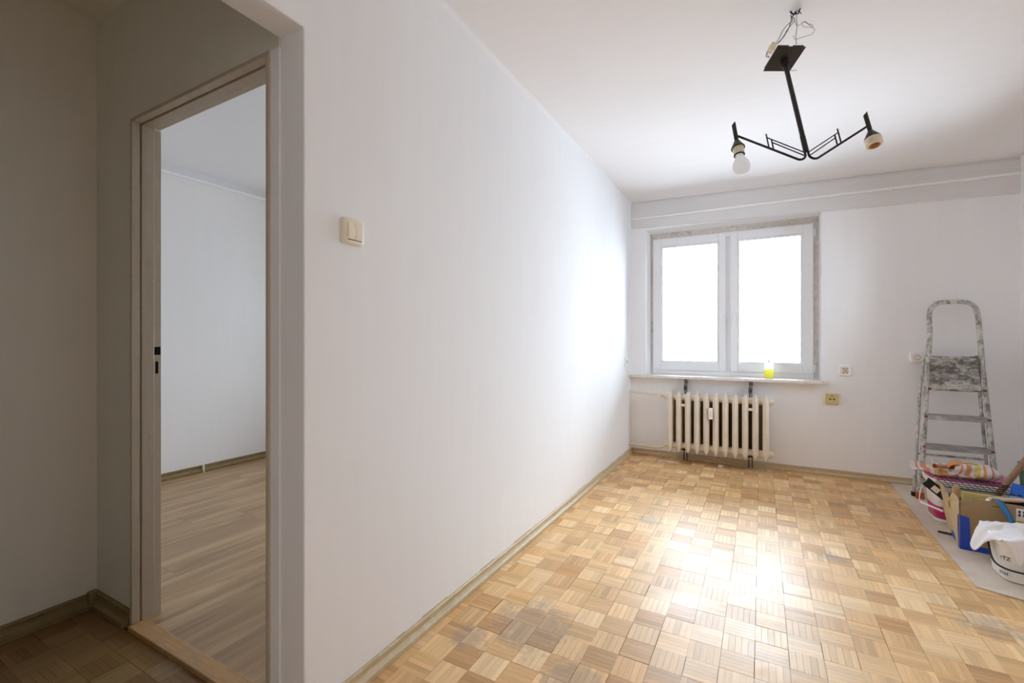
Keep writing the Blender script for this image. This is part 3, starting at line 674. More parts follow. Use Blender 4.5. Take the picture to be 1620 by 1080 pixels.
for sg in (-1, 1):
    end = (.235, .125); sl_ = math.atan2(.125 + .006, .235 - .034)
    path = [(.006, 0, .10), (.006, 0, .02)] + arc((.026, .016), .020, 180, 270 + math.degrees(sl_) , 10) + [(end[0], 0, end[1])]
    MB().tube([(p[0] * sg, 0, p[2]) for p in path], .0042, 10).build('arm', M_black, lamp)
    g = MB(); aw = lambda u: -.003 + (u - .036) * (.125 + .003) / (.235 - .036)
    g.tube([(.128 * sg, 0, aw(.128)), (.128 * sg, 0, aw(.128) + .066)], .0026, 8); g.tube([(.113 * sg, 0, aw(.113)), (.113 * sg, 0, aw(.113) + .050)], .0026, 8)
    g.tube([(.128 * sg, 0, aw(.128) + .050), (.006 * sg, 0, .026)], .0022, 8); g.tube([(.113 * sg, 0, aw(.113) + .036), (.006 * sg, 0, .010)], .0022, 8)
    g.build('ornament_rail', M_black, lamp)
    S0 = .125; st = MB(); xs = .239 * sg
    # slanted-cut tube
    n_ = 14; vs = [(xs + .0075 * cos(2 * pi * k / n_), .0075 * sin(2 * pi * k / n_), S0 - .03) for k in range(n_)] + [(xs + .0075 * cos(2 * pi * k / n_), .0075 * sin(2 * pi * k / n_), S0 + .058 + .008 * cos(2 * pi * k / n_)) for k in range(n_)]
    st.add(vs, [(k, (k + 1) % n_, n_ + (k + 1) % n_, n_ + k) for k in range(n_)] + [tuple(range(n_, 2 * n_)), tuple(range(n_))[::-1]]); st.build('arm_tube', M_black, lamp)
    MT = Matrix.Translation((xs, 0, S0 - .03))
    cone = MB(); cone.lathe([(.0235 if sg < 0 else .0255, -.030), (.024 if sg < 0 else .026, -.027), (.009, .004), (.0075, .006)], 24, M=MT, capb=False); cone.build('socket_cap', M_black, lamp, solid=.0012)
    if sg < 0:
        h = MB(); h.lathe([(.0185, -.060), (.019, -.058), (.019, -.034), (.0205, -.032), (.0205, -.018)], 28, M=MT); h.build('bulb_holder', M_ivory, lamp)
        h = MB(); h.lathe([(.0192, -.0615), (.0197, -.060), (.0192, -.0585)], 28, M=MT); h.build('holder_ring', M_rust, lamp)
        bl = MB(); pr = [(.0145, -.062), (.0155, -.072), (.020, -.082), (.0265, -.093), (.030, -.106), (.0298, -.118), (.0255, -.130), (.0185, -.138), (.0095, -.1425), (.001, -.144)]
        bl.lathe(pr[::-1], 32, M=MT); bl.build('light_bulb', M_milk, lamp, ang=60)
    else:
        h = MB(); h.lathe([(.018, -.060), (.026, -.058), (.028, -.052), (.0278, -.046), (.0245, -.0445), (.0255, -.042), (.0282, -.037), (.0278, -.031), (.022, -.026)][::1], 32, M=MT, capb=False); h.build('bulb_holder', M_ivory, lamp, ang=50)
        h = MB(); h.lathe([(.018, -.060), (.0165, -.058), (.0155, -.036)], 28, M=MT, capb=False); h.build('holder_mouth', plain('scorched_ivory', srgb(196, 160, 112), .6, var=.15), lamp)
        h = MB(); h.tube([(xs - .010, 0, S0 - .062), (xs + .010, 0, S0 - .062)], (.0025, .0025), 6); h.build('contact', plain('brass_contact', srgb(150, 110, 60), .4, .6), lamp)
# wires, terminal block and hook (placed in room coordinates, then handed to the lamp)
MLi = ML.inverted()
def lampw(name, m, mat, **k):
    m.v = [tuple(MLi @ Vector(v)) for v in m.v]; return m.build(name, mat, lamp, **k)
def scr(px, py, dep): u = (px - 810) / 720; v = -(py - 540) / 720; return Rv * (u * dep) + Fv * dep + Vector((0, 0, H + v * dep))
hook = Vector((.125, 2.215, zc(.125)))
hm = MB(); hm.tube([hook + Vector((-.02, .0, .004)), hook + Vector((-.012, 0, -.012)), hook + Vector((.01, .0, -.018)), hook + Vector((.018, 0, .004))], .0028, 8)
for _ in range(7): a = hook + Vector((R.uniform(-.022, .02), R.uniform(-.008, .008), -.004)); hm.tube([a, a + Vector((R.uniform(-.012, .012), R.uniform(-.006, .006), R.uniform(-.02, -.006)))], .0016, 6)
tag(hm.build('ceiling_hook', M_iron), 'twisted dark metal hook in the ceiling that the lamp wires hang from', 'hook')
def smooth_path(pts, n=6):
    out = []; P = [pts[0]] + list(pts) + [pts[-1]]
    for i in range(1, len(P) - 2):
        for k in range(n):
            t_ = k / n; a, b, c3, d = (Vector(P[i - 1]), Vector(P[i]), Vector(P[i + 1]), Vector(P[i + 2]))
            out.append(.5 * ((2 * b) + (c3 - a) * t_ + (2 * a - 5 * b + 4 * c3 - d) * t_ ** 2 + (3 * b - a - 3 * c3 + d) * t_ ** 3))
    return out + [Vector(pts[-1])]
M_wire = plain('grey_wire', (.10, .095, .09, 1), .6, var=.3)
kn1 = scr(1252, 30, 1.885); kn2 = scr(1258, 33, 1.87)
for pts, r in (([(1251, 24, 1.89), (1252, 30, 1.885), (1250, 38, 1.87), (1246, 48, 1.86), (1234, 65, 1.84), (1223, 74, 1.82)], .0019),
               ([(1251, 24, 1.89), (1254, 33, 1.885), (1246, 39, 1.865), (1238, 49, 1.85), (1232, 62, 1.84), (1224, 72, 1.82)], .0014),
               ([(1253, 26, 1.88), (1257, 32, 1.87), (1245, 48, 1.85), (1240, 58, 1.83), (1225, 73, 1.815)], .0014),
               ([(1222, 74, 1.82), (1214, 82, 1.81), (1212, 89, 1.80), (1217, 91, 1.80)], .0013), ([(1220, 74, 1.82), (1215, 80, 1.81), (1213.5, 86, 1.80), (1217, 90, 1.79)], .0011),
               ([(1260, 18, 1.90), (1260, 30, 1.88), (1261, 40, 1.87), (1260, 50, 1.86), (1259, 60, 1.85), (1260, 70, 1.82)], .0011),
               ([(1257, 33, 1.88), (1262, 41, 1.87), (1271, 35, 1.86), (1279, 38, 1.86), (1286, 40, 1.85), (1284, 43, 1.85), (1271, 42, 1.86), (1269, 37, 1.87), (1274, 34, 1.87), (1284, 43, 1.86), (1289, 47, 1.85), (1284, 54, 1.84), (1272, 58, 1.83), (1260, 62, 1.83), (1256, 60, 1.83), (1255.5, 56, 1.83)], .0008),
               ([(1250, 111, 1.88), (1254, 112, 1.87), (1260, 111, 1.87)], .0010)):
    lampw('wire', MB().tube(smooth_path([scr(*p) for p in pts]), r, 6), M_wire)
cb_ = scr(1221, 76, 1.80)
m = MB()
for k in range(2): m.box(-.010, .010, -.0065 + .0135 * k - .0065, .0065 + .0135 * k - .0065, -.016, .016, M=Matrix.Translation(cb_) @ Matrix.Rotation(th, 4, 'Z') @ Matrix.Rotation(rad(24), 4, 'Y'))
lampw('terminal_block', m, M_ivory, bevel=.001)

# ------------------------------------------------------------------ hardboard sheet on the floor
m = MB(); poly = [(.905, 4.62), (.875, 3.7), (.868, 2.856), (1.0, 2.808), (1.3, 2.705), (1.613, 2.60), (1.613, 4.62)]
m.prism(poly[::-1], .004, z0=.0012); m.v = [(x, y, z + (.0015 * sin(7 * y) if z > .004 else 0)) for x, y, z in m.v]
sheet = m.build('hardboard_sheet', [M_sheet], smooth=False); tag(sheet, 'dusty beige hardboard sheet laid on the parquet under the buckets and ladder', 'board')
SZ = .0068
m = MB(); m.tube([(.913, 3.555, SZ + .006), (1.07, 3.515, SZ + .006)], .006, 8)
tag(m.build('dark_rod', plain('dark_brown_rod', (.04, .028, .02, 1), .5)), 'short dark brown rod poking out from under the cardboard box', 'rod')

# ------------------------------------------------------------------ step ladder
lad = thing('step_ladder', 'paint-splattered aluminium step ladder folded and leaning on the back wall', 'ladder', (1.2, 4.26, SZ))
LK = .222
def lp(x, z, dy=0): return (x - 1.2, LK * z + dy, z - SZ if z > .01 else 0)
rl = [(.998, .0), (1.012, .13), (1.046, .48), (1.082, .85), (1.108, 1.10), (1.118, 1.22), (1.122, 1.33), (1.132, 1.375), (1.155, 1.408), (1.19, 1.424), (1.255, 1.428), (1.32, 1.424), (1.355, 1.41), (1.38, 1.38), (1.389, 1.33), (1.391, 1.22), (1.389, .9), (1.393, .64), (1.397, .35), (1.402, .0)]
fr = MB(); fr.tube(smooth_path([lp(*p) for p in rl], 4), (.0165, .0115), 10, flat=(0, 1, 0)); fr.build('front_frame', M_alu, lad)
fr = MB()
fr.tube([(-.222, .055, .02), (-.155, .195, .78), (-.115, .245, 1.02)], (.010, .010), 8); fr.tube([(.18, .055, .02), (.168, .195, .78), (.165, .245, 1.02)], (.010, .010), 8)
fr.tube([(-.19, .105, .30), (.176, .105, .30)], .008, 8); fr.build('rear_frame', M_alu, lad)
for z, xa, xb in ((.165, 1.015, 1.400), (.378, 1.037, 1.397), (.590, 1.058, 1.393)):
    s = MB(); y = LK * z; s.box(xa - 1.2 + .012, xb - 1.2 - .010, y - .020, y + .050, z - .006, z); s.box(xa - 1.2 + .012, xb - 1.2 - .010, y - .024, y - .018, z - .034, z)
    for k in range(5): s.box(xa - 1.2 + .014, xb - 1.2 - .012, y - .012 + .013 * k, y - .008 + .013 * k, z, z + .002)
    st = s.build('step', M_step, lad, bevel=.0015)
    for xx in (xa, xb):
        MB().tube([(xx - 1.2 - .008, y - .022, z - .014), (xx - 1.2 + .008, y - .022, z - .014)], .0060, 8).build('end_cap', M_redcap, lad)
pm = MB(); pa, pb = (-.105, .167); M0 = Matrix.Translation((0, LK * .775 - .012, .772)) @ Matrix.Rotation(rad(-13), 4, 'X')
pm.box(pa, pb, -.005, .005, 0, .250, M=M0); pm.box(pa - .002, pb + .002, -.003, .018, -.006, .006, M=M0); pm.box(pa - .002, pa + .006, -.003, .016, 0, .25, M=M0); pm.box(pb - .006, pb + .002, -.003, .016, 0, .25, M=M0)
pm.build('platform', M_board, lad, bevel=.002)
for xx in (-.122, .170): B(xx, xx + .014, .17, .215, .775, 1.01).build('platform_bracket', M_alu, lad, bevel=.001)
for xx in (-.118, .176): MB().tube([(xx - .004, LK * .775 - .03, .777), (xx + .012, LK * .775 - .03, .777)], .0065, 8).build('end_cap', M_redcap, lad)
for xx in (-.202, .202):
    f = MB(); f.box(xx - .022, xx + .022, -.016, .022, 0, .045); f.build('foot', plain('orange_brown_rubber', srgb(176, 84, 44), .6, var=.15), lad, bevel=.004)
for xx in (-.224, .18):
    f = MB(); f.box(xx - .014, xx + .014, .040, .068, 0, .03); f.build('rear_foot', M_iron, lad, bevel=.003)

# ------------------------------------------------------------------ oblong paint bucket with magenta label
M_mag = plain('magenta_label', srgb(190, 42, 108), .4, var=.05, bump=0)
M_maglid = plain('pink_violet_lid', srgb(196, 76, 150), .4, var=.05, bump=0)
M_tub = plain('white_tub_plastic', (.87, .865, .86, 1), .38, var=.03, bump=0)
bc = (1.125, 3.85); bk = thing('paint_bucket', 'white oblong paint bucket with magenta band behind the cardboard box', 'bucket', (bc[0], bc[1], SZ))
AX, AY = .185, .125
def bprof(z): return -.018 + .018 * z / .26
MB().lathe([(-.022, 0), (bprof(.01), .006), (bprof(.26), .26)], 56, sup=(AX, AY, 4.5)).build('body', M_tub, bk)
MB().lathe([(bprof(.022) + .0008, .022), (bprof(.10) + .0008, .10)], 56, sup=(AX, AY, 4.5), capb=False, capt=False).build('label_band', M_mag, bk, solid=.0006)
MB().lathe([(.004, .232), (.010, .236), (.011, .262), (.006, .270)], 56, sup=(AX, AY, 4.5), capb=False).build('rim', M_tub, bk)
MB().lathe([(.0075, .2705), (.0085, .276), (.003, .281), (-.010, .281), (-.014, .276)], 56, sup=(AX, AY, 4.5)).build('lid', M_maglid, bk)
lb = MB()   # small grey print lines on the white part of the label
for k in range(9):
    xa = R.uniform(-.165, -.15); L = R.uniform(.05, .10); lb.box(xa, xa + L, -AY - .0005, -AY + .004, .205 - k * .009, .2065 - k * .009)
lb.build('label_text', plain('grey_print', (.42, .42, .43, 1), .6, bump=0), bk)
hd = MB(); hd.tube(smooth_path([(-.19, .0, .225), (-.222, -.03, .19), (-.240, -.06, .13), (-.236, -.075, .105)]), .0028, 8); hd.tube(smooth_path([(-.236, -.075, .105), (-.205, -.11, .10), (-.15, -.152, .088)]), .0062, 10); hd.build('handle', M_wplas, bk)

# striped towel -----------------------------------------------------------------------------------
def towel_mat():
    q = N('striped_terry_towel'); uvn = q.n('TexCoord').outputs['UV']; sx = q.n('SeparateXYZ'); q.l(uvn, sx.inputs[0])
    wp_, pk, og, yl, rd_, gy = srgb(230, 224, 226), srgb(222, 128, 104), srgb(226, 138, 22), srgb(222, 200, 84), srgb(204, 66, 46), srgb(196, 186, 176)
    cr = q.n('ValToRGB'); cr.color_ramp.interpolation = 'CONSTANT'; el = cr.color_ramp.elements
    seq = [(0, wp_), (.10, pk), (.14, wp_), (.20, og), (.27, pk), (.31, wp_), (.38, yl), (.50, wp_), (.545, og), (.60, wp_), (.70, rd_), (.735, wp_), (.85, gy), (.90, rd_), (.93, wp_)]
    el[0].position, el[0].color = seq[0]; el[1].position, el[1].color = seq[-1]
    for p, c_ in seq[1:-1]: x = el.new(p); x.color = c_
    q.l(sx.outputs[0], cr.inputs[0]); co = q.coord('Object'); n = q.noise(co, 260, 3, .6)
    q.set(Base_Color=q.mix(q.noise(co, 60, 4), cr.outputs[0], q.mix(.5, cr.outputs[0], srgb(200, 180, 165))), Roughness=.95, Sheen_Weight=.3); q.bump(n, .6, .003); return q.m
M_towel = towel_mat()
tw = thing('striped_towel', 'crumpled white towel with orange, yellow and pink stripes on the bucket lid', 'towel', (1.08, 3.83, .29))
def roll(u, v):
    x = -.045 + .230 * u; a = 2 * pi * v; k = sin(pi * min(1, max(0, u * .92 + .05))) ** .45
    rr = (.060 + .012 * sin(3 * a + 7 * u) + .007 * sin(11 * u)) * k * (1 - .30 * u)
    return (x + .012 * sin(a), -.05 + rr * 1.15 * cos(a), .052 * (1 - .35 * u) + rr * .86 * sin(a) + .006 * sin(9 * u + a))
m = MB(); m.grid(roll, 40, 28); 
m.build('rolled_end', M_towel, tw, ang=180)
def flap(u, v):
    x = -.225 + .27 * u; y = .07 - .20 * v * (0.35 + .65 * u); z = .006 + .055 * math.exp(-((u - .95) / .35) ** 2) * (1 - .5 * v) + .050 * (1 - u) * (.25 + .75 * (1 - v)) * .9 + .007 * sin(14 * u + 5 * v) + .006 * sin(9 * v + 3 * u)
    return (x, y, z)
m = MB(); m.grid(flap, 30, 16); m.build('loose_corner', M_towel, tw, ang=180, solid=.006)
def loop(u, v):
    a = -2.5 + 5.4 * u; return (-.075 + .052 * cos(a) + .055 * u + .02 * v, -.085 + .075 * v, .050 + .036 * sin(a) + .012 * v)
m = MB(); m.grid(loop, 30, 8)
for i in range(len(m.uv)): m.uv[i] = [(.205 + .08 * q[1], q[0]) for q in m.uv[i]]
m.build('folded_loop', M_towel, tw, ang=180, solid=.007)
def loop2(u, v):
    a = pi * (1 - u); return (.05 + .085 * cos(a), -.01 + .05 * v, .062 + .030 * sin(a) - .01 * u)
m = MB(); m.grid(loop2, 20, 6)
for i in range(len(m.uv)): m.uv[i] = [(.47 + .10 * q[1], q[0]) for q in m.uv[i]]
m.build('folded_loop', M_towel, tw, ang=180, solid=.007)
# small tube with a red end
c0 = Vector((.955, 3.77, .352)); tb_ = thing('sealant_tube', 'small brown tube with dark red end and white tip on the towel', 'tube', c0)
dr = Vector((.10, .06, -.012)); MB().tube([(0, 0, 0), dr], .0125, 14).build('body', plain('tan_card', srgb(206, 160, 120), .7), tb_)
MB().tube([-dr.normalized() * .004, (0, 0, 0)], .0135, 16).build('end_cap', plain('dark_red_plastic', srgb(116, 14, 26), .35, bump=0), tb_, bevel=.001)
MB().tube([(-.006, 0, .014), (-.020, -.002, .042)], [.005, .0035], 10).build('tip', M_wplas, tb_)

# ------------------------------------------------------------------ cardboard box with blue tape
def card(name, ca, cb):
    q = N(name); co = q.coord('Object'); n = q.noise(co, 8, 5, .6); s3 = q.noise(q.coord('Object', (120, 120, 2)), 1, 2)
    c = q.mix(n, ca, cb); c = q.mix(q.math('MULTIPLY', s3, .15), c, srgb(120, 98, 70)); q.set(Base_Color=c, Roughness=.85); q.bump(s3, .15, .001); return q.m
M_card = card('brown_cardboard', srgb(160, 136, 100), srgb(178, 154, 116)); M_card2 = card('pale_cardboard', srgb(200, 178, 142), srgb(216, 196, 160))
M_tape = plain('blue_painters_tape', srgb(28, 72, 190), .35, var=.12, sc=40, bump=.1)
A, Bc, Cc, Dc = Vector((.948, 3.337)), Vector((1.47, 3.262)), Vector((1.53, 3.545)), Vector((.992, 3.665))
bx_ = thing('cardboard_box', 'torn brown cardboard box with blue tape on its corner and base', 'box', (A.x, A.y, SZ)); BO = Vector((A.x, A.y, SZ))
def panel(name, p, q, prof, mat, th_=.004, lean=0, par=None, off=0.0, twist=0):
    """prof: closed outline in (along, height) metres; stands on the line p->q; outward lean"""
    d = Vector((q.x - p.x, q.y - p.y, 0)).normalized(); nr = Vector((d.y, -d.x, 0))
    up = (Vector((0, 0, 1)) * cos(lean) + nr * sin(lean))
    Mx = Matrix(((d.x, up.x, nr.x, p.x - BO.x + nr.x * off), (d.y, up.y, nr.y, p.y - BO.y + nr.y * off), (d.z, up.z, nr.z, 0 + nr.z * off), (0, 0, 0, 1)))
    m = MB(); m.prism(prof, th_, M=Mx, z0=-th_ / 2)
    if twist:
        LL = (q - p).length; n0 = len(prof)
        for k in range(2 * n0):
            s_, h_ = prof[k % n0]; v = Vector(m.v[k]) + nr * (h_ * math.tan(twist) * (max(0, s_) / LL) ** .8); m.v[k] = tuple(v)
    return m.build(name, mat, par or bx_, smooth=False)
LF = (Bc - A).length; LS = (Dc - A).length
front = panel('side_panel', A, Bc, [(0, 0), (LF, 0), (LF, .285), (.32, .279), (.20, .283), (.10, .284), (.045, .289), (.040, .276), (.020, .272), (.014, .262), (0, .265)], M_card, lean=rad(3))
# torn left side: three ragged tongues of pale card
left = panel('side_panel', A, Dc, [(0, 0), (0, .262), (.015, .274), (.04, .278), (.07, .282), (.085, .262), (.10, .258), (.112, .232), (.13, .238), (.15, .262), (.17, .246), (.19, .268), (.235, .285), (.30, .30), (LS, .302), (LS - .02, .20), (LS - .012, .10), (LS, 0)][::-1], M_card2, lean=rad(-1), twist=rad(-11))
panel('side_panel', Dc, Cc, [(0, 0), ((Cc - Dc).length, 0), ((Cc - Dc).length, .20), (0, .20)], M_card)
panel('side_panel', Bc, Cc, [(0, 0), ((Cc - Bc).length, 0), ((Cc - Bc).length, .27), (0, .27)], M_card)
m = MB(); m.prism([(p.x - BO.x, p.y - BO.y) for p in (A, Bc, Cc, Dc)], .004, z0=0); m.build('bottom', M_card, bx_, smooth=False)
panel('tape', A, Bc, [(-.001, .001), (.040, .001), (.038, .12), (.034, .178), (.02, .182), (-.001, .184)], M_tape, .0015, lean=rad(3), off=.0035)
panel('tape', A, Bc, [(.036, .0005), (LF - .01, .0005), (LF - .01, .026), (.036, .030)], M_tape, .0015, lean=rad(3), off=.0036)
panel('tape', A, Dc, [(-.001, .001), (.022, .012), (.014, .05), (.018, .10), (.008, .184), (-.001, .184)][::-1], M_tape, .0015, lean=rad(-1), twist=rad(-11), off=-.0032)
panel('tape', A, Dc, [(.10, .010), (.15, .004), (.20, .002), (.20, .035), (.14, .045)][::-1], M_tape, .0015, lean=rad(-1), twist=rad(-11), off=-.0032)
M_ylab = plain('yellow_label', srgb(226, 204, 36), .5, var=.06, bump=0); M_blk = plain('black_print', (.02, .02, .02, 1), .6, bump=0)
yl_ = panel('label', A, Dc, [(.125, .155), (.125, .225), (.152, .225), (.152, .155)], M_ylab, .001, lean=rad(-1), twist=rad(-11), off=-.0034)
for k in range(5): panel('label_print', A, Dc, [(.130, .163 + .011 * k), (.130, .168 + .011 * k), (.146, .168 + .011 * k), (.146, .163 + .011 * k)], M_blk, .001, lean=rad(-1), twist=rad(-11), off=-.0042, par=yl_)
wl_ = panel('label', A, Bc, [(.205, .12), (.30, .12), (.30, .268), (.205, .268)], M_tub, .001, lean=rad(3), off=.0032)
panel('label_band', A, Bc, [(.207, .16), (.30, .16), (.30, .205), (.207, .205)], M_ylab, .001, lean=rad(3), off=.0038, par=wl_)
for k in range(3):
    for j in range(2): panel('label_print', A, Bc, [(.213 + .016 * k, .228 + .017 * j), (.221 + .016 * k, .228 + .017 * j), (.221 + .016 * k, .241 + .017 * j), (.213 + .016 * k, .241 + .017 * j)], M_blk, .001, lean=rad(3), off=.0038, par=wl_)
for k in range(4): panel('label_print', A, Bc, [(.212 + .018 * k, .166), (.223 + .018 * k, .166), (.223 + .018 * k, .197), (.212 + .018 * k, .197)], M_blk, .001, lean=rad(3), off=.0043, par=wl_)
pr_ = MB()
# row of tiny print marks near the top edge
for k in range(5): panel('print_mark', A, Bc, [(.118 + .009 * k, .258), (.124 + .009 * k, .258), (.124 + .009 * k, .262), (.118 + .009 * k, .262)], M_blk, .0006, lean=rad(3), off=.0026)

# expanded-metal roller grid lying over bucket lid edge and box ----------------------------------------
g0, gu, gv = Vector((.915, 3.64, .322)), Vector((.30, -.024, .000)), Vector((.01, -.165, -.022))
gg = thing('roller_grid', 'black mesh paint roller grid lying between bucket and cardboard box', 'grid', g0)
m = MB(); nu, nv_ = 12, 5
for i in range(nu + 1): m.tube([gu * (i / nu), gu * (min(1, (i) / nu)) + gv], .0017, 5)
for j in range(nv_ + 1): m.tube([gv * (j / nv_), gv * (j / nv_) + gu], .0017, 5)
m.build('mesh', M_iron, gg)
m = MB(); m.tube([Vector(), gu, gu + gv, gv], .0028, 6, closed=True); m.build('rim', M_iron, gg)
# black plastic roller tray under it
tr0 = Vector((.872, 3.60, .297)); tr = thing('roller_tray', 'black plastic paint tray with a white sticker wedged between bucket and box', 'tray', tr0)
Mt = Matrix.Rotation(rad(8), 4, 'Z') @ Matrix.Rotation(rad(42), 4, 'Y')
m = MB(); m.box(0, .165, -.006, .006, -.032, .018, M=Mt); m.box(-.003, .168, -.010, .010, .014, .020, M=Mt); m.box(.02, .16, .006, .03, -.03, -.024, M=Mt); m.build('tray_end', plain('black_plastic', (.02, .022, .025, 1), .4), tr, bevel=.003)
m = MB(); m.box(.045, .085, -.0075, -.0062, -.024, .006, M=Mt); m.build('sticker', M_tub, tr)

# brush handle, sponge sheet, broom etc. in the box ----------------------------------------------------
bh = thing('wooden_paddle', 'pale wooden stirring stick standing upright in the box corner', 'stick', (.970, 3.475, SZ + .006))
m = MB(); m.tube([(.015, .02, .0), (.0, .01, .20), (-.002, -.01, .285), (-.002, -.011, .298), (-.002, -.011, .304)], [(.014, .006), (.014, .006), (.0175, .007), (.015, .006), (.006, .003)], 14, flat=(0, 1, 0)); m.build('stick', wood('pale_stick_wood', srgb(196, 160, 116), srgb(216, 184, 140), .6), bh)
ys = MB(); My = Matrix.Translation((.992, 3.45, SZ + .006)) @ Matrix.Rotation(rad(-9), 4, 'Z') @ Matrix.Rotation(rad(-6), 4, 'X'); ys.box(0, .165, 0, .035, 0, .270, M=My)
tag(ys.build('yellow_foam_pad', plain('pale_yellow_foam', srgb(228, 208, 132), .9, var=.05, sc=90, bump=.3), bevel=.004), 'pale yellow foam slab standing inside the cardboard box', 'foam pad')
br = thing('wide_paste_brush', 'wide brush with pale wooden back and black bristles on the box', 'brush', (1.08, 3.34, .285))
Mb = Matrix.Rotation(rad(2), 4, 'Z') @ Matrix.Rotation(rad(-5), 4, 'Y')
m = MB(); m.box(-.015, .24, -.012, .022, .000, .016, M=Mb); m.build('wooden_back', wood('pale_brush_wood', srgb(206, 180, 150), srgb(222, 200, 172), .6), br, bevel=.005)
m = MB()
for i in range(46):
    for j in range(3):
        x = .028 + .0046 * i; y = -.006 + .010 * j; m.tube([Mb @ Vector((x, y, .001)), Mb @ Vector((x + R.uniform(-.003, .004), y + R.uniform(-.005, .003), -.055 - R.uniform(0, .008)))], [.0026, .0016], 4)
m.build('bristles', plain('black_bristle', (.012, .011, .012, 1), .7), br, kind='stuff')
# plastic bag strip hanging over the front
M_bag = N('thin_blue_plastic'); M_bag.set(Base_Color=srgb(66, 150, 214), Roughness=.18, Transmission_Weight=.25, Alpha=.92); M_bag = M_bag.m
def strip(u, v):
    p = smooth_path([(1.075, 3.36, .292), (1.088, 3.318, .300), (1.10, 3.285, .270), (1.118, 3.262, .215), (1.122, 3.252, .165), (1.13, 3.245, .12)], 5); k = min(len(p) - 1, int(u * (len(p) - 1))); q = p[k]
    return (q.x + (v - .5) * (.016 + .012 * sin(4 * u)) + .003 * sin(20 * v), q.y - .005 - .004 * sin(9 * v + 5 * u), q.z + .004 * sin(12 * v))
m = MB(); m.grid(strip, 25, 6); tag(m.build('plastic_strip', M_bag, ang=180, solid=.0006), 'strip of crumpled blue plastic hanging over the front of the box', 'plastic strip')
M_film = N('clear_film'); M_film.set(Base_Color=(.85, .86, .88, 1), Roughness=.25, Alpha=.75); M_film = M_film.m
def film(u, v): return (1.045 + .075 * u, 3.335 + .045 * v, .262 + .036 * sin(pi * u) * (1 - .4 * v) + .006 * sin(17 * u + 9 * v))
m = MB(); m.grid(film, 14, 8); tag(m.build('clear_plastic_bag', M_film, ang=180, solid=.0006), 'crumpled clear plastic bag beside the black bristles in the box', 'plastic bag')
# blue dustpan
dp = thing('blue_dustpan', 'bright blue plastic dustpan sticking up from the box by the right edge', 'dustpan', (1.215, 3.47, .285))
Md = Matrix.Rotation(rad(-18), 4, 'Z') @ Matrix.Rotation(rad(-28), 4, 'X') @ Matrix.Rotation(rad(10), 4, 'Y')
m = MB(); m.box(-.03, .20, -.003, .003, -.02, .075, M=Md); m.box(-.03, -.024, -.003, .04, -.02, .075, M=Md); m.box(.194, .20, -.003, .04, -.02, .075, M=Md); m.box(-.03, .20, -.003, .04, .069, .075, M=Md); m.build('pan', plain('bright_blue_plastic', srgb(20, 108, 214), .3, var=.05, bump=0), dp, bevel=.003)
m = MB(); m.box(-.033, -.0305, -.004, .041, -.015, .07, M=Md); m.box(-.028, .10, -.0045, -.0032, -.018, .006, M=Md); m.build('pale_edge', plain('pale_blue_edge', srgb(168, 186, 226), .4), dp)
# broom stick
m = MB(); m.tube([(1.13, 3.60, .160), (1.176, 3.60, .247), (1.287, 3.60, .455), (1.46, 3.60, .78)], .0155, 12)
bs = thing('broom', 'worn brown wooden broomstick leaning out of the box to the right', 'broom', (1.12, 3.6, .17)); m.v = [(x - 1.12, y - 3.6, z - .17) for x, y, z in m.v]
m.build('stick', wood('worn_brown_stick', srgb(140, 104, 78), srgb(176, 140, 110), .6, (30, 30, 6), dirt=srgb(110, 84, 66)), bs)
m = MB(); m.box(-.12, .10, -.03, .03, -.09, .01); m.build('head', plain('dark_broom', (.03, .03, .03, 1), .8), bs, bevel=.006)
m = MB(); m.tube([(1.39, 3.83, SZ), (1.385, 3.92, .40)], (.020, .010), 8); tag(m.build('green_bar', plain('green_paint', srgb(78, 112, 88), .5)), 'green metal bar standing behind the blue dustpan', 'bar')

# ------------------------------------------------------------------ white bucket in front, under the cloth
b2 = thing('white_bucket', 'white plastic bucket with black handle half hidden by the white cloth', 'bucket', (1.175, 3.065, SZ))
AX, AY = .185, .118
MB().lathe([(-.022, 0), (-.012, .006), (.004, .190)], 56, sup=(AX, AY, 4.2)).build('body', M_tub, b2)
MB().lathe([(.004, .165), (.011, .168), (.012, .190), (.006, .196), (-.004, .196)], 56, sup=(AX, AY, 4.2)).build('lid', M_tub, b2)
hd = MB(); pth = [(-.196, .02, .150), (-.201, -.01, .118), (-.203, -.045, .088), (-.198, -.082, .074), (-.175, -.112, .068), (-.14, -.126, .066), (-.08, -.131, .064), (.0, -.133, .064), (.1, -.131, .066), (.17, -.112, .085), (.2, -.04, .12), (.198, .02, .150)]
hd.tube(smooth_path(pth, 4), .0042, 8); hd.build('handle', plain('black_green_plastic', (.008, .018, .016, 1), .3), b2)
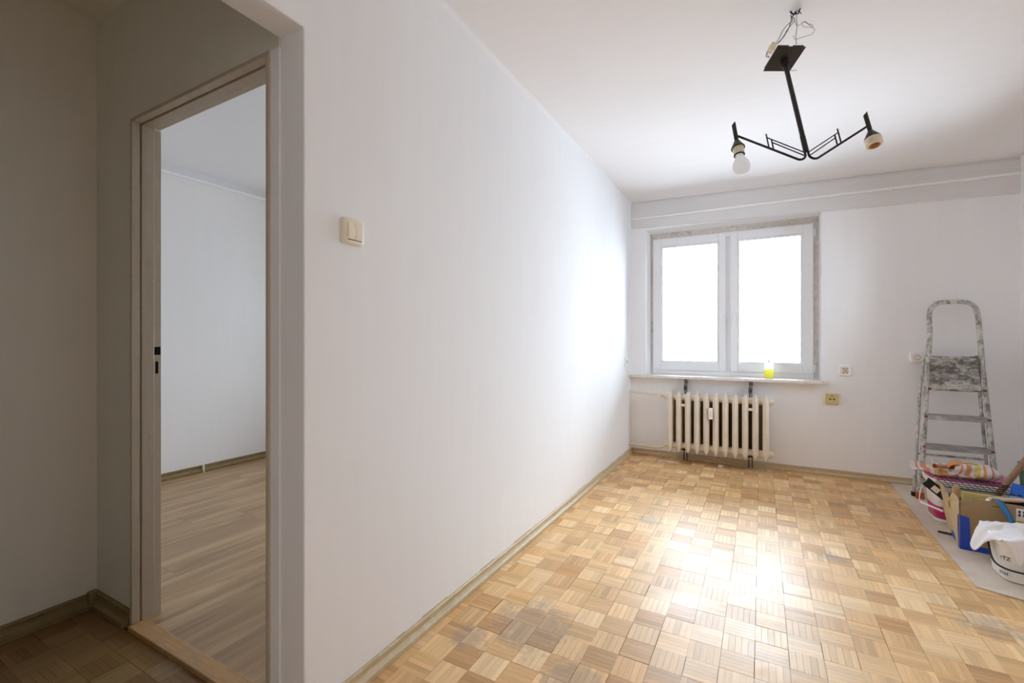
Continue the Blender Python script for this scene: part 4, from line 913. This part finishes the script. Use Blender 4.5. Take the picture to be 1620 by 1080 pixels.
# printed word ends on the side (lettering as it shows)
def text(name, s, size, M, mat, par):
    cu = bpy.data.curves.new(name, 'FONT'); cu.body = s; cu.size = size; cu.extrude = .0004; o = bpy.data.objects.new(name, cu); COL.objects.link(o); o.data.materials.append(mat)
    dg = bpy.context.evaluated_depsgraph_get(); me = bpy.data.meshes.new_from_object(o.evaluated_get(dg)); bpy.data.objects.remove(o)
    n = bpy.data.objects.new(name, me); COL.objects.link(n); n.parent = par; n.matrix_local = M; 
    if not me.materials: me.materials.append(mat)
    return n
def onside(x, z, yy=-.1285): return Matrix.Translation((x, yy, z)) @ Matrix.Rotation(rad(90), 4, 'X')
def curved(o, AX_, AY_, ex, off):          # wrap flat lettering round the bucket corner (x = arc position from the corner, measured along the wall)
    pts = []
    for k in range(721):
        a = pi + (pi / 2) * k / 720; c, d = cos(a), sin(a); e2 = 2 / ex
        pts.append(Vector((math.copysign(abs(c) ** e2, c) * AX_, math.copysign(abs(d) ** e2, d) * AY_, 0)))
    L = [0]
    for k in range(720): L.append(L[-1] + (pts[k + 1] - pts[k]).length)
    def at(s):
        import bisect; i = max(1, min(719, bisect.bisect(L, s))); t_ = (pts[i + 1] - pts[i - 1]).normalized(); return pts[i], Vector((t_.y, -t_.x, 0))
    for v in o.data.vertices:
        p, nr = at(v.co.x); q = p + nr * (off + v.co.z); v.co = (q.x, q.y, v.co.y)
for s, sz, x, z in (('rTZ', .024, .064, .100), ('mat', .026, .058, .030)):
    o = text('lettering', s, sz, Matrix.Identity(4), M_blk, b2)
    for v in o.data.vertices: v.co.x += x; v.co.y += z
    curved(o, AX - .003, AY - .003, 4.2, .0022)

# white cloth draped over it
q = N('white_cotton'); co = q.coord('Object'); q.set(Base_Color=(.88, .87, .89, 1), Roughness=.9, Sheen_Weight=.2); q.bump(q.noise(co, 14, 4, .6), .35, .01); M_cloth = q.m
def ease(t_): t_ = max(0, min(1, t_)); return t_ * t_ * (3 - 2 * t_)
def cloth(u, v):
    a, b = u * 2 - 1, v * 2 - 1                       # a: left-right, b: back-front
    x = a * (.275 if a > 0 else .190 + .066 * math.exp(-((b + .2) / .40) ** 2)); y = -b * (.200 if b > 0 else .150)
    ox_ = max(0, abs(x) - .185); oy_ = max(0, abs(y) - .118); d = math.hypot(ox_, oy_)
    top = .222 + .026 * sin(2.2 * a + .8) * cos(1.7 * b) + .018 * noise.noise(Vector((a * 3.1, b * 3.3, 1.3))) + .010 * noise.noise(Vector((a * 8, b * 6, 4)))
    drop = 0
    ang_ = math.atan2(y, x); fold = .5 + .5 * sin(ang_ * 9 + 1.3)
    df = ease(oy_ / .085) * (.020 + .045 * ease((a + .8) / .6) + .012 * fold + .085 * math.exp(-((a + .80) / .11) ** 2) + .050 * math.exp(-((a + .22) / .20) ** 2)) if y < 0 else ease(oy_ / .05) * .03
    dl = ease(ox_ / .075) * (.098 if x < 0 else .13)
    drop = max(df, dl) + .25 * min(df, dl)
    wav = (.012 if x > -.12 else .004) * sin(ang_ * 9 + 1.3) * min(1, d / .05)
    dx, dy = (x / (math.hypot(x, y) + 1e-6), y / (math.hypot(x, y) + 1e-6))
    pull = .55 if y < 0 else .25
    if oy_ > 0 and y < 0: y = -.118 - .020 - oy_ * .30
    return (x + dx * wav, y + dy * wav, top - drop - .02 * (abs(a) > .9) * 0)
clo = thing('white_cloth', 'white cotton cloth draped over the white bucket', 'cloth', (1.175, 3.065, SZ))
m = MB(); m.grid(cloth, 64, 48); m.build('cloth_sheet', M_cloth, clo, ang=180, solid=.003)
